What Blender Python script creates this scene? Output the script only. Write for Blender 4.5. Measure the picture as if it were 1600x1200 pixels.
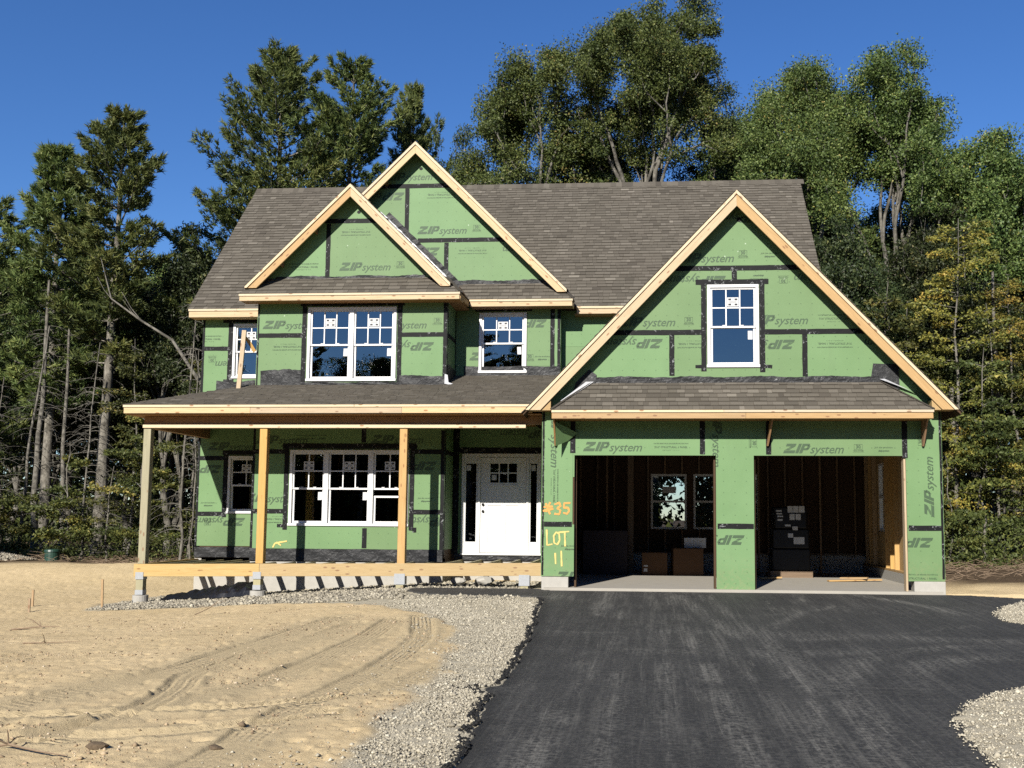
import bpy, math, random
import numpy as np
from mathutils import Vector, Matrix

# ------------------------------------------------------------------ camera, world, sun, exposure
scene = bpy.context.scene
for o in list(bpy.data.objects):
    bpy.data.objects.remove(o, do_unlink=True)
COL = scene.collection
random.seed(7)
rng = np.random.default_rng(11)

CAM_YAW, CAM_PITCH, CAM_ROLL = 0.074463, 0.094492, 0.00658
CAM_Z = 1.27
fw = Vector((-math.sin(CAM_YAW)*math.cos(CAM_PITCH), math.cos(CAM_YAW)*math.cos(CAM_PITCH), math.sin(CAM_PITCH)))
rt = Vector((math.cos(CAM_YAW), math.sin(CAM_YAW), 0))
up = rt.cross(fw)
c, s = math.cos(CAM_ROLL), math.sin(CAM_ROLL)
rt, up = c*rt + s*up, -s*rt + c*up
cam = bpy.data.objects.new('camera', bpy.data.cameras.new('camera'))
COL.objects.link(cam)
M = Matrix((rt, up, -fw)).transposed().to_4x4()
M.translation = (0, 0, CAM_Z)
cam.matrix_world = M
cam.data.sensor_width = 36.0
cam.data.sensor_fit = 'HORIZONTAL'
cam.data.lens = 36.0
cam.data.shift_x = -0.0605
cam.data.shift_y = 0.03525
cam.data.clip_start = 0.05
cam.data.clip_end = 2000
scene.camera = cam

SUN_EL, SUN_AZ = math.radians(29.5), math.radians(13.5)      # sun stands behind the viewer, a little to the left
world = bpy.data.worlds.new('World')
scene.world = world
world.use_nodes = True
wn = world.node_tree
bg = wn.nodes['Background']
sky = wn.nodes.new('ShaderNodeTexSky')
sky.sky_type = 'NISHITA'
sky.sun_disc = False
sky.sun_elevation = SUN_EL
sky.sun_rotation = math.radians(180) + SUN_AZ
sky.altitude = 100
sky.air_density = 1.0
sky.dust_density = 0.0
sky.ozone_density = 6.0
hsv = wn.nodes.new('ShaderNodeHueSaturation')          # deep clear autumn blue over the whole sky
hsv.inputs['Hue'].default_value = 0.509
hsv.inputs['Saturation'].default_value = 1.14
wn.links.new(sky.outputs[0], hsv.inputs['Color'])
wn.links.new(hsv.outputs[0], bg.inputs[0])
bg.inputs[1].default_value = 0.066
sun = bpy.data.objects.new('sun', bpy.data.lights.new('sun', 'SUN'))
COL.objects.link(sun)
sun.data.energy = 5.0
sun.data.angle = math.radians(0.5)
sun.data.color = (1.0, 0.945, 0.86)
ldir = Vector((math.sin(SUN_AZ)*math.cos(SUN_EL), math.cos(SUN_AZ)*math.cos(SUN_EL), -math.sin(SUN_EL)))
sun.rotation_euler = ldir.to_track_quat('-Z', 'Y').to_euler()
sun.location = (-10, -30, 30)
scene.view_settings.view_transform = 'Standard'
scene.view_settings.look = 'None'
scene.view_settings.exposure = 1.0
scene.view_settings.gamma = 1.0
scene.view_settings.use_curve_mapping = False
scene.render.engine = 'CYCLES'
scene.cycles.max_bounces = 8
scene.cycles.transparent_max_bounces = 12
scene.cycles.use_denoising = False
scene.cycles.sample_clamp_indirect = 4.0

# ------------------------------------------------------------------ helpers
W = {}                                   # world matrix of every object made here
IDM = Matrix.Identity(4)

def put(o, parent=None, Mw=None):
    Mw = Mw or IDM
    if o.name not in COL.objects:
        COL.objects.link(o)
    o.parent = parent
    W[o.name] = Mw
    o.matrix_basis = (W[parent.name].inverted() @ Mw) if parent else Mw
    return o

def mobj(name, verts, faces, mat, parent=None, Mw=None, smooth=False):
    me = bpy.data.meshes.new(name)
    me.from_pydata([tuple(v) for v in verts], [], faces)
    if mat is not None:
        for m_ in (mat if isinstance(mat, (list, tuple)) else [mat]):
            me.materials.append(m_)
    if smooth:
        me.polygons.foreach_set('use_smooth', [True]*len(me.polygons))
    o = bpy.data.objects.new(name, me)
    return put(o, parent, Mw)

def npmesh(name, verts, faces, mat, attrs=None, smooth=False):
    """big mesh from numpy arrays; faces (n,3) or (n,4)"""
    me = bpy.data.meshes.new(name)
    verts = np.asarray(verts, np.float32); faces = np.asarray(faces, np.int32)
    n, k = faces.shape
    me.vertices.add(len(verts)); me.vertices.foreach_set('co', verts.ravel())
    me.loops.add(n*k); me.loops.foreach_set('vertex_index', faces.ravel())
    me.polygons.add(n)
    me.polygons.foreach_set('loop_start', np.arange(0, n*k, k, dtype=np.int32))
    me.polygons.foreach_set('loop_total', np.full(n, k, np.int32))
    if smooth:
        me.polygons.foreach_set('use_smooth', np.ones(n, bool))
    for nm, (dom, arr) in (attrs or {}).items():
        a = me.attributes.new(nm, 'FLOAT', dom)
        a.data.foreach_set('value', np.asarray(arr, np.float32).ravel())
    me.update(calc_edges=True)
    if mat is not None:
        me.materials.append(mat)
    return me

def empty(name, loc, rz=0.0):
    o = bpy.data.objects.new(name, None)
    o.empty_display_size = 0.2
    return put(o, None, Matrix.Translation(loc) @ Matrix.Rotation(rz, 4, 'Z'))

def tag(o, label=None, cat=None, group=None, kind=None):
    if label: o['label'] = label
    if cat: o['category'] = cat
    if group: o['group'] = group
    if kind: o['kind'] = kind
    return o

BOXF = [(0,3,2,1),(4,5,6,7),(0,1,5,4),(1,2,6,5),(2,3,7,6),(3,0,4,7)]
def boxv(x0,x1,y0,y1,z0,z1):
    return [(x0,y0,z0),(x1,y0,z0),(x1,y1,z0),(x0,y1,z0),(x0,y0,z1),(x1,y0,z1),(x1,y1,z1),(x0,y1,z1)]

class MB:
    def __init__(s): s.v=[]; s.f=[]
    def add(s, v, f):
        k=len(s.v); s.v+=[tuple(p) for p in v]; s.f+=[tuple(i+k for i in q) for q in f]; return s
    def box(s, x0,x1,y0,y1,z0,z1, M=None):
        v=boxv(x0,x1,y0,y1,z0,z1)
        if M is not None: v=[M@Vector(p) for p in v]
        return s.add(v, BOXF)
    def cyl(s, c, r, h, n=16, r2=None, M=None):
        r2 = r if r2 is None else r2
        v=[]
        for k in range(n):
            a=2*math.pi*k/n; v.append((c[0]+r*math.cos(a), c[1]+r*math.sin(a), c[2]))
        for k in range(n):
            a=2*math.pi*k/n; v.append((c[0]+r2*math.cos(a), c[1]+r2*math.sin(a), c[2]+h))
        if M is not None: v=[M@Vector(p) for p in v]
        f=[(k,(k+1)%n,n+(k+1)%n,n+k) for k in range(n)]+[tuple(range(n-1,-1,-1)),tuple(range(n,2*n))]
        return s.add(v,f)
    def tube(s, pts, rad, n=6):
        pts=[Vector(p) for p in pts]; k0=len(s.v)
        for i,p in enumerate(pts):
            d=(pts[min(i+1,len(pts)-1)]-pts[max(i-1,0)]).normalized()
            a=d.orthogonal().normalized() if abs(d.z)>0.9 else d.cross(Vector((0,0,1))).normalized()
            b=d.cross(a); r=rad[i] if hasattr(rad,'__len__') else rad
            for k in range(n):
                t=2*math.pi*k/n; s.v.append(tuple(p+a*(r*math.cos(t))+b*(r*math.sin(t))))
        for i in range(len(pts)-1):
            for k in range(n):
                s.f.append((k0+i*n+k,k0+i*n+(k+1)%n,k0+(i+1)*n+(k+1)%n,k0+(i+1)*n+k))
        s.f.append(tuple(k0+k for k in range(n-1,-1,-1))); e=k0+(len(pts)-1)*n
        s.f.append(tuple(e+k for k in range(n)))
        return s
    def build(s, name, mat, parent=None, Mw=None, smooth=False):
        return mobj(name, s.v, s.f, mat, parent, Mw, smooth)

def bevel(o, w=0.004, seg=1):
    m=o.modifiers.new('bevel','BEVEL'); m.width=w; m.segments=seg; m.limit_method='ANGLE'; m.angle_limit=math.radians(50)
    return o

_share={}
def lumber(name, p0, p1, w, t, mat, parent=None, upv=(0,0,1), bev=0.003):
    """board from p0 to p1; w is the size along upv, t the size across"""
    p0=Vector(p0); p1=Vector(p1); d=p1-p0; L=d.length; x=d.normalized()
    y=Vector(upv).cross(x).normalized(); z=x.cross(y)
    Mw=Matrix((x,y,z)).transposed().to_4x4(); Mw.translation=p0
    key=(round(L,3),round(w,4),round(t,4),mat.name)
    if key not in _share:
        me=bpy.data.meshes.new(name); me.from_pydata(boxv(0,L,-t/2,t/2,-w/2,w/2),[],BOXF); me.materials.append(mat); _share[key]=me
    o=bpy.data.objects.new(name,_share[key])
    put(o,parent,Mw)
    if bev: bevel(o,bev)
    return o

def clip(poly, a, b, cc):
    out=[]; n=len(poly)
    for i in range(n):
        p=poly[i]; q=poly[(i+1)%n]
        dp=a*p[0]+b*p[1]-cc; dq=a*q[0]+b*q[1]-cc
        if dp<=0: out.append(p)
        if (dp<0)!=(dq<0) and abs(dp-dq)>1e-12 and not (dp==0 or dq==0):
            t=dp/(dp-dq); out.append((p[0]+t*(q[0]-p[0]), p[1]+t*(q[1]-p[1])))
    return out if len(out)>2 else []
def clip_convex(poly, cv):
    """clip poly by counter-clockwise convex polygon cv"""
    for i in range(len(cv)):
        x0,y0=cv[i]; x1,y1=cv[(i+1)%len(cv)]
        a,b=(y1-y0),-(x1-x0)
        poly=clip(poly,a,b,a*x0+b*y0)
        if not poly: return []
    return poly
def area2(p): return sum(p[i][0]*p[(i+1)%len(p)][1]-p[(i+1)%len(p)][0]*p[i][1] for i in range(len(p)))
def ccw(p): return p if area2(p)>0 else p[::-1]
def rect(x0,x1,z0,z1): return [(x0,z0),(x1,z0),(x1,z1),(x0,z1)]
def cut(polys, holes):
    for (x0,x1,z0,z1) in holes:
        new=[]
        for p in polys:
            for q in (clip(p,1,0,x0), clip(p,-1,0,-x1)):
                if q: new.append(q)
            m=clip(clip(p,-1,0,-x0) or [],1,0,x1) if clip(p,-1,0,-x0) else []
            if m:
                for q in (clip(m,0,1,z0), clip(m,0,-1,-z1)):
                    if q: new.append(q)
        polys=[q for q in new if abs(area2(q))>1e-5]
    return polys

# ------------------------------------------------------------------ numpy noise
def _hash(ix,iy,seed):
    h=(ix.astype(np.int64)*374761393+iy.astype(np.int64)*668265263+seed*1442695041)&0xffffffff
    h=((h^(h>>13))*1274126177)&0xffffffff
    return ((h^(h>>16))&0xffff)/65535.0
def vnoise(x,y,seed=0):
    ix=np.floor(x);iy=np.floor(y);fx=x-ix;fy=y-iy
    fx=fx*fx*(3-2*fx);fy=fy*fy*(3-2*fy)
    a=_hash(ix,iy,seed);b=_hash(ix+1,iy,seed);c_=_hash(ix,iy+1,seed);d=_hash(ix+1,iy+1,seed)
    return (a*(1-fx)+b*fx)*(1-fy)+(c_*(1-fx)+d*fx)*fy
def fbm(x,y,octv=4,seed=0,gain=.5):
    s_=0;a=1;t=0
    for k in range(octv):
        s_=s_+a*vnoise(x*2**k,y*2**k,seed+k*17);t+=a;a*=gain
    return s_/t
def sstep(a,b,x):
    t=np.clip((x-a)/(b-a),0,1); return t*t*(3-2*t)

# ------------------------------------------------------------------ materials
class NT:
    def __init__(s,name):
        m=bpy.data.materials.new(name); m.use_nodes=True; s.m=m; s.t=m.node_tree; s.b=s.t.nodes['Principled BSDF']; s.o=s.t.nodes['Material Output']
    def n(s,ty,**kw):
        n=s.t.nodes.new('ShaderNode'+ty)
        for k,v in kw.items(): setattr(n,k,v)
        return n
    def l(s,a,b): s.t.links.new(a,b)
    def val(s,x,sock):
        if isinstance(x,(int,float)): sock.default_value=x
        elif isinstance(x,(tuple,list)): sock.default_value=tuple(x) if len(x)==len(sock.default_value) else (*x,1)
        else: s.l(x,sock)
    def math(s,op,a,b=0,c_=None,clampit=False):
        n=s.n('Math',operation=op,use_clamp=clampit); s.val(a,n.inputs[0]); s.val(b,n.inputs[1])
        if c_ is not None: s.val(c_,n.inputs[2])
        return n.outputs[0]
    def mix(s,f,a,b,mode='MIX'):
        n=s.n('Mix',data_type='RGBA',blend_type=mode); s.val(f,n.inputs[0]); s.val(a,n.inputs[6]); s.val(b,n.inputs[7]); return n.outputs[2]
    def obj(s): return s.n('TexCoord').outputs['Object']
    def rnd(s): return s.n('ObjectInfo').outputs['Random']
    def attr(s,name): return s.n('Attribute',attribute_name=name).outputs['Fac']
    def mapped(s,co,scale=(1,1,1),loc=(0,0,0)):
        n=s.n('Mapping'); s.l(co,n.inputs[0]); s.val(scale,n.inputs['Scale']); s.val(loc,n.inputs['Location']); return n.outputs[0]
    def noise(s,co,scale,detail=4,rough=.55,dist=0):
        n=s.n('TexNoise'); s.l(co,n.inputs['Vector']); n.inputs['Scale'].default_value=scale; n.inputs['Detail'].default_value=detail
        n.inputs['Roughness'].default_value=rough; n.inputs['Distortion'].default_value=dist; return n.outputs[0]
    def ramp(s,f,*stops):
        n=s.n('ValToRGB'); e=n.color_ramp.elements
        while len(e)<len(stops): e.new(.5)
        for i,(p,cl) in enumerate(stops): e[i].position=p; e[i].color=(*cl,1) if isinstance(cl,tuple) else (cl,cl,cl,1)
        s.l(f,n.inputs[0]); return n.outputs[0]
    def bump(s,h,strength=.3,dist=.01):
        n=s.n('Bump'); s.l(h,n.inputs['Height']); n.inputs['Strength'].default_value=strength; n.inputs['Distance'].default_value=dist
        s.l(n.outputs[0],s.b.inputs['Normal'])
    def col(s,x): s.val(x,s.b.inputs['Base Color'])
    def rough(s,x): s.val(x,s.b.inputs['Roughness'])
    def spec(s,x): s.b.inputs['Specular IOR Level'].default_value=x

def mat_plain(name,colr,rough=.6,spec=.4,var=.12,nscale=6.0,bumps=0.0):
    t=NT(name); co=t.obj(); nz=t.noise(co,nscale,5,.6)
    t.col(t.mix(nz,tuple(x*(1-var) for x in colr),tuple(min(1,x*(1+var)) for x in colr))); t.rough(rough); t.spec(spec)
    if bumps: t.bump(t.noise(co,nscale*14,3),bumps,.004)
    return t.m

def mat_wood(name,c1,c2,knot=(.16,.07,.025),rough=.65,dirt=.0):
    t=NT(name); co=t.obj(); r=t.rnd()
    off=t.n('CombineXYZ'); t.l(t.math('MULTIPLY',r,37.0),off.inputs[0]); t.l(t.math('MULTIPLY',r,11.0),off.inputs[1]); t.l(t.math('MULTIPLY',r,23.0),off.inputs[2])
    ad=t.n('VectorMath',operation='ADD'); t.l(co,ad.inputs[0]); t.l(off.outputs[0],ad.inputs[1]); p=ad.outputs[0]
    g=t.noise(t.mapped(p,(1.2,16,16)),2.2,6,.62,.6)
    g2=t.noise(t.mapped(p,(3,70,70)),1.4,3,.5)
    k=t.n('TexVoronoi'); t.l(t.mapped(p,(1.0,2.6,2.6)),k.inputs['Vector']); k.inputs['Scale'].default_value=4.2; k.inputs['Randomness'].default_value=1
    kn=t.ramp(k.outputs['Distance'],(.13,1.0),(.21,0.0))
    base=t.ramp(g,(.28,c1),(.5,tuple((a+b)/2 for a,b in zip(c1,c2))),(.72,c2))
    base=t.mix(t.math('MULTIPLY',g2,.35),base,tuple(x*.55 for x in c1))
    base=t.mix(t.math('MULTIPLY',kn,.75),base,knot)
    st_=t.noise(t.mapped(p,(7,5,5)),3.0,4,.7,.5); base=t.mix(t.ramp(st_,(.64,0.0),(.72,.45)),base,tuple(x*.4 for x in c1))
    hs=t.n('HueSaturation'); t.l(base,hs.inputs['Color']); t.l(t.math('MULTIPLY_ADD',r,.28,.86),hs.inputs['Value']); t.l(t.math('MULTIPLY_ADD',r,.25,.85),hs.inputs['Saturation'])
    t.col(hs.outputs[0]); t.rough(rough); t.spec(.25); t.bump(g,.25,.003)
    return t.m

# green wall sheathing with its printed nail dots
def mat_sheathing():
    t=NT('green_sheathing'); co=t.obj(); sp=t.n('SeparateXYZ'); t.l(co,sp.inputs[0])
    ux=t.math('ADD',sp.outputs[0],t.math('MULTIPLY',sp.outputs[1],1.0))
    fx=t.math('SUBTRACT',t.math('FRACT',t.math('MULTIPLY',ux,1/.2032)),.5)
    fz=t.math('SUBTRACT',t.math('FRACT',t.math('MULTIPLY',sp.outputs[2],1/.2032)),.5)
    d=t.math('SQRT',t.math('ADD',t.math('MULTIPLY',fx,fx),t.math('MULTIPLY',fz,fz)))
    dot=t.math('LESS_THAN',d,.055)
    nz=t.noise(co,1.3,4,.6); nf=t.noise(co,45,3,.6)
    base=t.ramp(nz,(.3,(0.0905,0.1593,0.0643)),(.7,(0.1066,0.1803,0.0774)))
    base=t.mix(t.math('MULTIPLY',nf,.16),base,(0.0658,0.1205,0.0497))
    sc=t.noise(t.mapped(co,(2,2,9)),6,5,.7)
    base=t.mix(t.ramp(sc,(.70,0.0),(.78,.30)),base,(0.1752,0.2410,0.1460))
    v=t.n('TexVoronoi'); t.l(co,v.inputs['Vector']); v.inputs['Scale'].default_value=5.5
    gate=t.noise(co,.9,2,.5)
    fl=t.math('MULTIPLY',t.math('LESS_THAN',v.outputs['Distance'],.075),t.math('GREATER_THAN',gate,.58))
    base=t.mix(t.math('MULTIPLY',fl,.7),base,(0.3066,0.3730,0.2774))
    base=t.mix(t.math('MULTIPLY',dot,.55),base,(0.0328,0.0660,0.0263))
    mud=t.math('MULTIPLY',t.ramp(t.math('ADD',sp.outputs[2],t.math('MULTIPLY',t.noise(co,5,4,.7),.5)),(.30,1.0),(.95,0.0)),t.ramp(t.noise(co,18,4,.7),(.45,0.0),(.7,1.0)))
    base=t.mix(t.math('MULTIPLY',mud,.35),base,(0.2046,0.1683,0.0930))
    smr=t.noise(t.mapped(co,(1.2,1.2,.35)),2.5,5,.7); base=t.mix(t.ramp(smr,(.55,0.0),(.8,.35)),base,(0.0791,0.1237,0.0577))
    hs=t.n('HueSaturation'); t.l(base,hs.inputs['Color']); t.l(t.math('MULTIPLY_ADD',t.rnd(),.14,.95),hs.inputs['Value']); t.l(t.math('MULTIPLY_ADD',t.rnd(),.012,.494),hs.inputs['Hue']); base=hs.outputs[0]
    t.col(base); t.rough(.62); t.spec(.3); t.bump(nf,.10,.002)
    return t.m

def mat_tape():
    t=NT('black_seam_tape'); co=t.obj()
    n1=t.noise(t.mapped(co,(1,1,1)),16,3,.6,1.2); n2=t.noise(co,4.0,2,.5)
    f=t.math('MULTIPLY',t.ramp(n1,(.59,0.0),(.63,1.0)),t.ramp(n2,(.45,0.0),(.56,1.0)))
    t.col(t.mix(t.math('MULTIPLY',f,.6),(.006,.0062,.0068),(.22,.23,.23))); t.rough(.6); t.spec(.12); t.bump(t.noise(co,22,3),.5,.004)
    return t.m
def mat_membrane():
    t=NT('black_flashing_membrane'); co=t.obj()
    n1=t.noise(t.mapped(co,(1.4,1.4,3)),9,4,.65,1.5)
    br=t.n('TexBrick'); t.l(t.mapped(co,(1,1,1)),br.inputs['Vector'])
    f=t.ramp(n1,(.64,0.0),(.70,1.0))
    t.col(t.mix(t.math('MULTIPLY',f,.5),(.015,.0155,.0165),(.32,.33,.33))); t.rough(.5); t.spec(.22); t.bump(t.noise(co,11,4,.6,.8),.8,.02)
    return t.m

MG=mat_sheathing()
MTAPE=mat_tape()
MMEM=mat_membrane()
MSILVER=mat_plain('silver_flashing_foil',(0.3454,0.3517,0.3642),.3,.6,.25,20,.4)
MPRINT=mat_plain('dark_green_print',(0.0345,0.0636,0.0306),.6,.3,.25,60)
MLUM=mat_wood('pale_spruce_lumber',(0.3590,0.2556,0.1384),(0.4544,0.3515,0.2179))
MSTRIP=mat_wood('fresh_pale_strip',(.43,.345,.22),(.50,.42,.29))
MLUM2=mat_wood('orange_fir_lumber',(0.3195,0.1915,0.0699),(0.3949,0.2559,0.1044))
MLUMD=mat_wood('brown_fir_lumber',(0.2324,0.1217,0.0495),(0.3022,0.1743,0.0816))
MPT=mat_wood('greenish_treated_lumber',(0.2324,0.2151,0.1280),(0.3022,0.2732,0.1688))
MBAND=mat_wood('yellow_treated_lumber',(0.3368,0.2206,0.0754),(0.4066,0.2904,0.1217))
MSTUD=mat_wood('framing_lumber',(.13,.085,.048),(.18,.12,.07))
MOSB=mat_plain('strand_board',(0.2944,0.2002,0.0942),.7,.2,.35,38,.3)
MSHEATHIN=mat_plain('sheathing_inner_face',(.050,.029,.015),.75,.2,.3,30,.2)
MWHITE=mat_plain('white_vinyl',(0.5150,0.5150,0.5087),.38,.45,.02,3)
MDOORW=mat_plain('white_door_paint',(0.5150,0.5150,0.5024),.42,.4,.02,3)
MPAPER=mat_plain('white_paper_label',(0.4357,0.4412,0.4412),.7,.2,.04,8)
MINK=mat_plain('black_ink',(0.0275,0.0275,0.0314),.6,.3,.1,8)
MBLACK=mat_plain('black_hardware',(0.006,0.006,0.006),.6,.15,.1,8)
MCONC=mat_plain('pale_concrete',(0.2826,0.2716,0.2434),.85,.2,.16,9,.35)
MSLAB=mat_plain('garage_slab_concrete',(0.2583,0.2418,0.2088),.8,.2,.14,4,.25)
MGALV=mat_plain('galvanised_steel',(.25,.262,.27),.35,.6,.18,30,.1)
MSPRAY=mat_plain('orange_spray_paint',(0.5024,0.2261,0.0628),.7,.2,.25,24)
MSPRAYY=mat_plain('yellow_spray_paint',(0.5024,0.3642,0.1256),.7,.2,.25,24)

def mat_glass():
    t=NT('window_glass')
    tr=t.n('BsdfTransparent'); tr.inputs[0].default_value=(.62,.66,.68,1)
    gl=t.n('BsdfGlossy'); gl.inputs['Roughness'].default_value=0.0; gl.inputs[0].default_value=(.9,.95,1,1)
    lw=t.n('Fresnel'); lw.inputs['IOR'].default_value=1.5
    nz=t.noise(t.obj(),2.2,2,.5)
    bp=t.n('Bump'); bp.inputs['Strength'].default_value=.06; bp.inputs['Distance'].default_value=.02; t.l(nz,bp.inputs['Height']); t.l(bp.outputs[0],gl.inputs['Normal'])
    f=t.math('ADD',t.math('MULTIPLY',lw.outputs[0],1.3),.11,clampit=True)
    mx=t.n('MixShader'); t.l(f,mx.inputs[0]); t.l(tr.outputs[0],mx.inputs[1]); t.l(gl.outputs[0],mx.inputs[2]); t.l(mx.outputs[0],t.o.inputs[0])
    return t.m
MGLASS=mat_glass()

def mat_shingle():
    t=NT('brown_grey_asphalt_shingle'); co=t.obj()
    sh=t.attr('shade'); n=t.noise(co,90,3,.7); n2=t.noise(co,1.1,3,.5)
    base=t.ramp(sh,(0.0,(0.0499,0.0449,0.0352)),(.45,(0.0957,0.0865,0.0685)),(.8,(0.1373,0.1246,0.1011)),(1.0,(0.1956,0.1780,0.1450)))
    base=t.mix(t.math('MULTIPLY',n,.55),base,(0.0333,0.0297,0.0246)); base=t.mix(t.ramp(n,(.62,0.0),(.75,.35)),base,(0.2247,0.2077,0.1758))
    base=t.mix(t.math('MULTIPLY',n2,.25),base,(0.0791,0.0636,0.0545))
    t.col(base); t.rough(.92); t.spec(.15); t.bump(n,.5,.004)
    return t.m
MSHIN=mat_shingle()
# ------------------------------------------------------------------ THE HOUSE
HL=Vector((-2.4,21.5,0.0))
house=empty('house',HL)
tag(house,'unfinished two-storey house in green sheathing with porch and two open garage bays','house')

# ---- flat lettering
_txt={}
def text_tris(body,size,shear=0.0,offset=0.0,space=1.0):
    key=(body,size,shear,offset,space)
    if key in _txt: return _txt[key]
    cu=bpy.data.curves.new('t','FONT'); cu.body=body; cu.size=size; cu.shear=shear; cu.offset=offset; cu.space_character=space
    cu.align_x='CENTER'; cu.align_y='CENTER'; cu.resolution_u=2
    ob=bpy.data.objects.new('t',cu); COL.objects.link(ob)
    dg=bpy.context.evaluated_depsgraph_get(); me=ob.evaluated_get(dg).to_mesh(); me.calc_loop_triangles()
    vs=[(v.co.x,v.co.y) for v in me.vertices]
    tr=[[vs[i] for i in t.vertices] for t in me.loop_triangles]
    ob.evaluated_get(dg).to_mesh_clear(); bpy.data.objects.remove(ob); bpy.data.curves.remove(cu)
    _txt[key]=tr; return tr
def shift(tr,dx,dy,sc=1.0): return [[(p[0]*sc+dx,p[1]*sc+dy) for p in t] for t in tr]
def quad2(x0,x1,y0,y1,sh=0.0): 
    q=[(x0+sh*y0,y0),(x1+sh*y0,y0),(x1+sh*y1,y1),(x0+sh*y1,y1)]; return [[q[0],q[1],q[2]],[q[0],q[2],q[3]]]
def logo_tris():
    """heavy slanted capitals followed by a light slanted word; 1.05 m wide, centred"""
    H=.172; sh=.42; T=[]
    def sl(poly): return [(x+sh*y,y) for x,y in poly]
    def fan(poly):
        p=sl(poly); return [[p[0],p[i],p[i+1]] for i in range(1,len(p)-1)]
    def stripes(polys):
        # thin horizontal cuts run through the capitals
        out=[]
        for p in polys:
            q=sl(p)
            for (a,b) in ((0,.052),(.060,.088),(.096,.124),(.130,H)):
                r=clip(clip(q,0,-1,-a) or [],0,1,b) if clip(q,0,-1,-a) else []
                if r: out+=[[r[0],r[i],r[i+1]] for i in range(1,len(r)-1)]
        return out
    x=-.525
    Z=[[(x,0),(x+.20,0),(x+.20,.052),(x,.052)],[(x,.052),(x+.075,.052),(x+.17,.124),(x+.095,.124)],[(x,.124),(x+.17,.124),(x+.17,H),(x,H)]]
    T+=stripes(Z[1:2]); T+=fan(Z[0])+fan(Z[2])
    x+=.215; T+=fan([(x,0),(x+.055,0),(x+.055,H),(x,H)])
    x+=.068; T+=fan([(x,0),(x+.055,0),(x+.055,H),(x,H)]); T+=fan([(x+.055,.130),(x+.125,.130),(x+.140,.145),(x+.125,H),(x+.055,H)])
    T+=fan([(x+.055,.055),(x+.125,.055),(x+.145,.075),(x+.105,.090),(x+.055,.090)]); T+=fan([(x+.100,.082),(x+.147,.075),(x+.155,.135),(x+.105,.140)])
    T=[[(a[0]-.01,a[1]-.5*H) for a in t] for t in T]
    T+=shift(text_tris('system',.222,.33,.0015,.97),.235,-.020)
    return T
def mark30():
    T=shift(text_tris('30',.085,0,.003),0,.03)
    for q in ((-.075,.075,.072,.078),(-.075,.075,-.018,-.012),(-.075,-.069,-.012,.072),(.069,.075,-.012,.072)): T+=quad2(*q)
    T+=shift(text_tris('YEAR SYSTEM',.03,0,.001),0,-.042); T+=quad2(-.1,.1,-.066,-.063)
    return T
def join_print():
    return shift(text_tris('Join the revolution.',.042,.2,.0006),0,.03)+shift(text_tris('#zipsystem',.042,.2,.002),0,-.03)
def spec_print():
    return shift(text_tris('WATER RESISTIVE & AIR BARRIER PROTECTION',.030,0,.0007),0,.055)+shift(text_tris('7/16" STRUCTURAL 1 PANEL',.048,0,.0012),0,-.012)+shift(text_tris('E X P O S U R E   1   P S   2 - 1 0',.022,0,.0004),0,-.066)
PR={}
def prints(kind):
    if kind not in PR: PR[kind]={'logo':logo_tris,'30':mark30,'join':join_print,'spec':spec_print}[kind]()
    return PR[kind]

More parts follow.
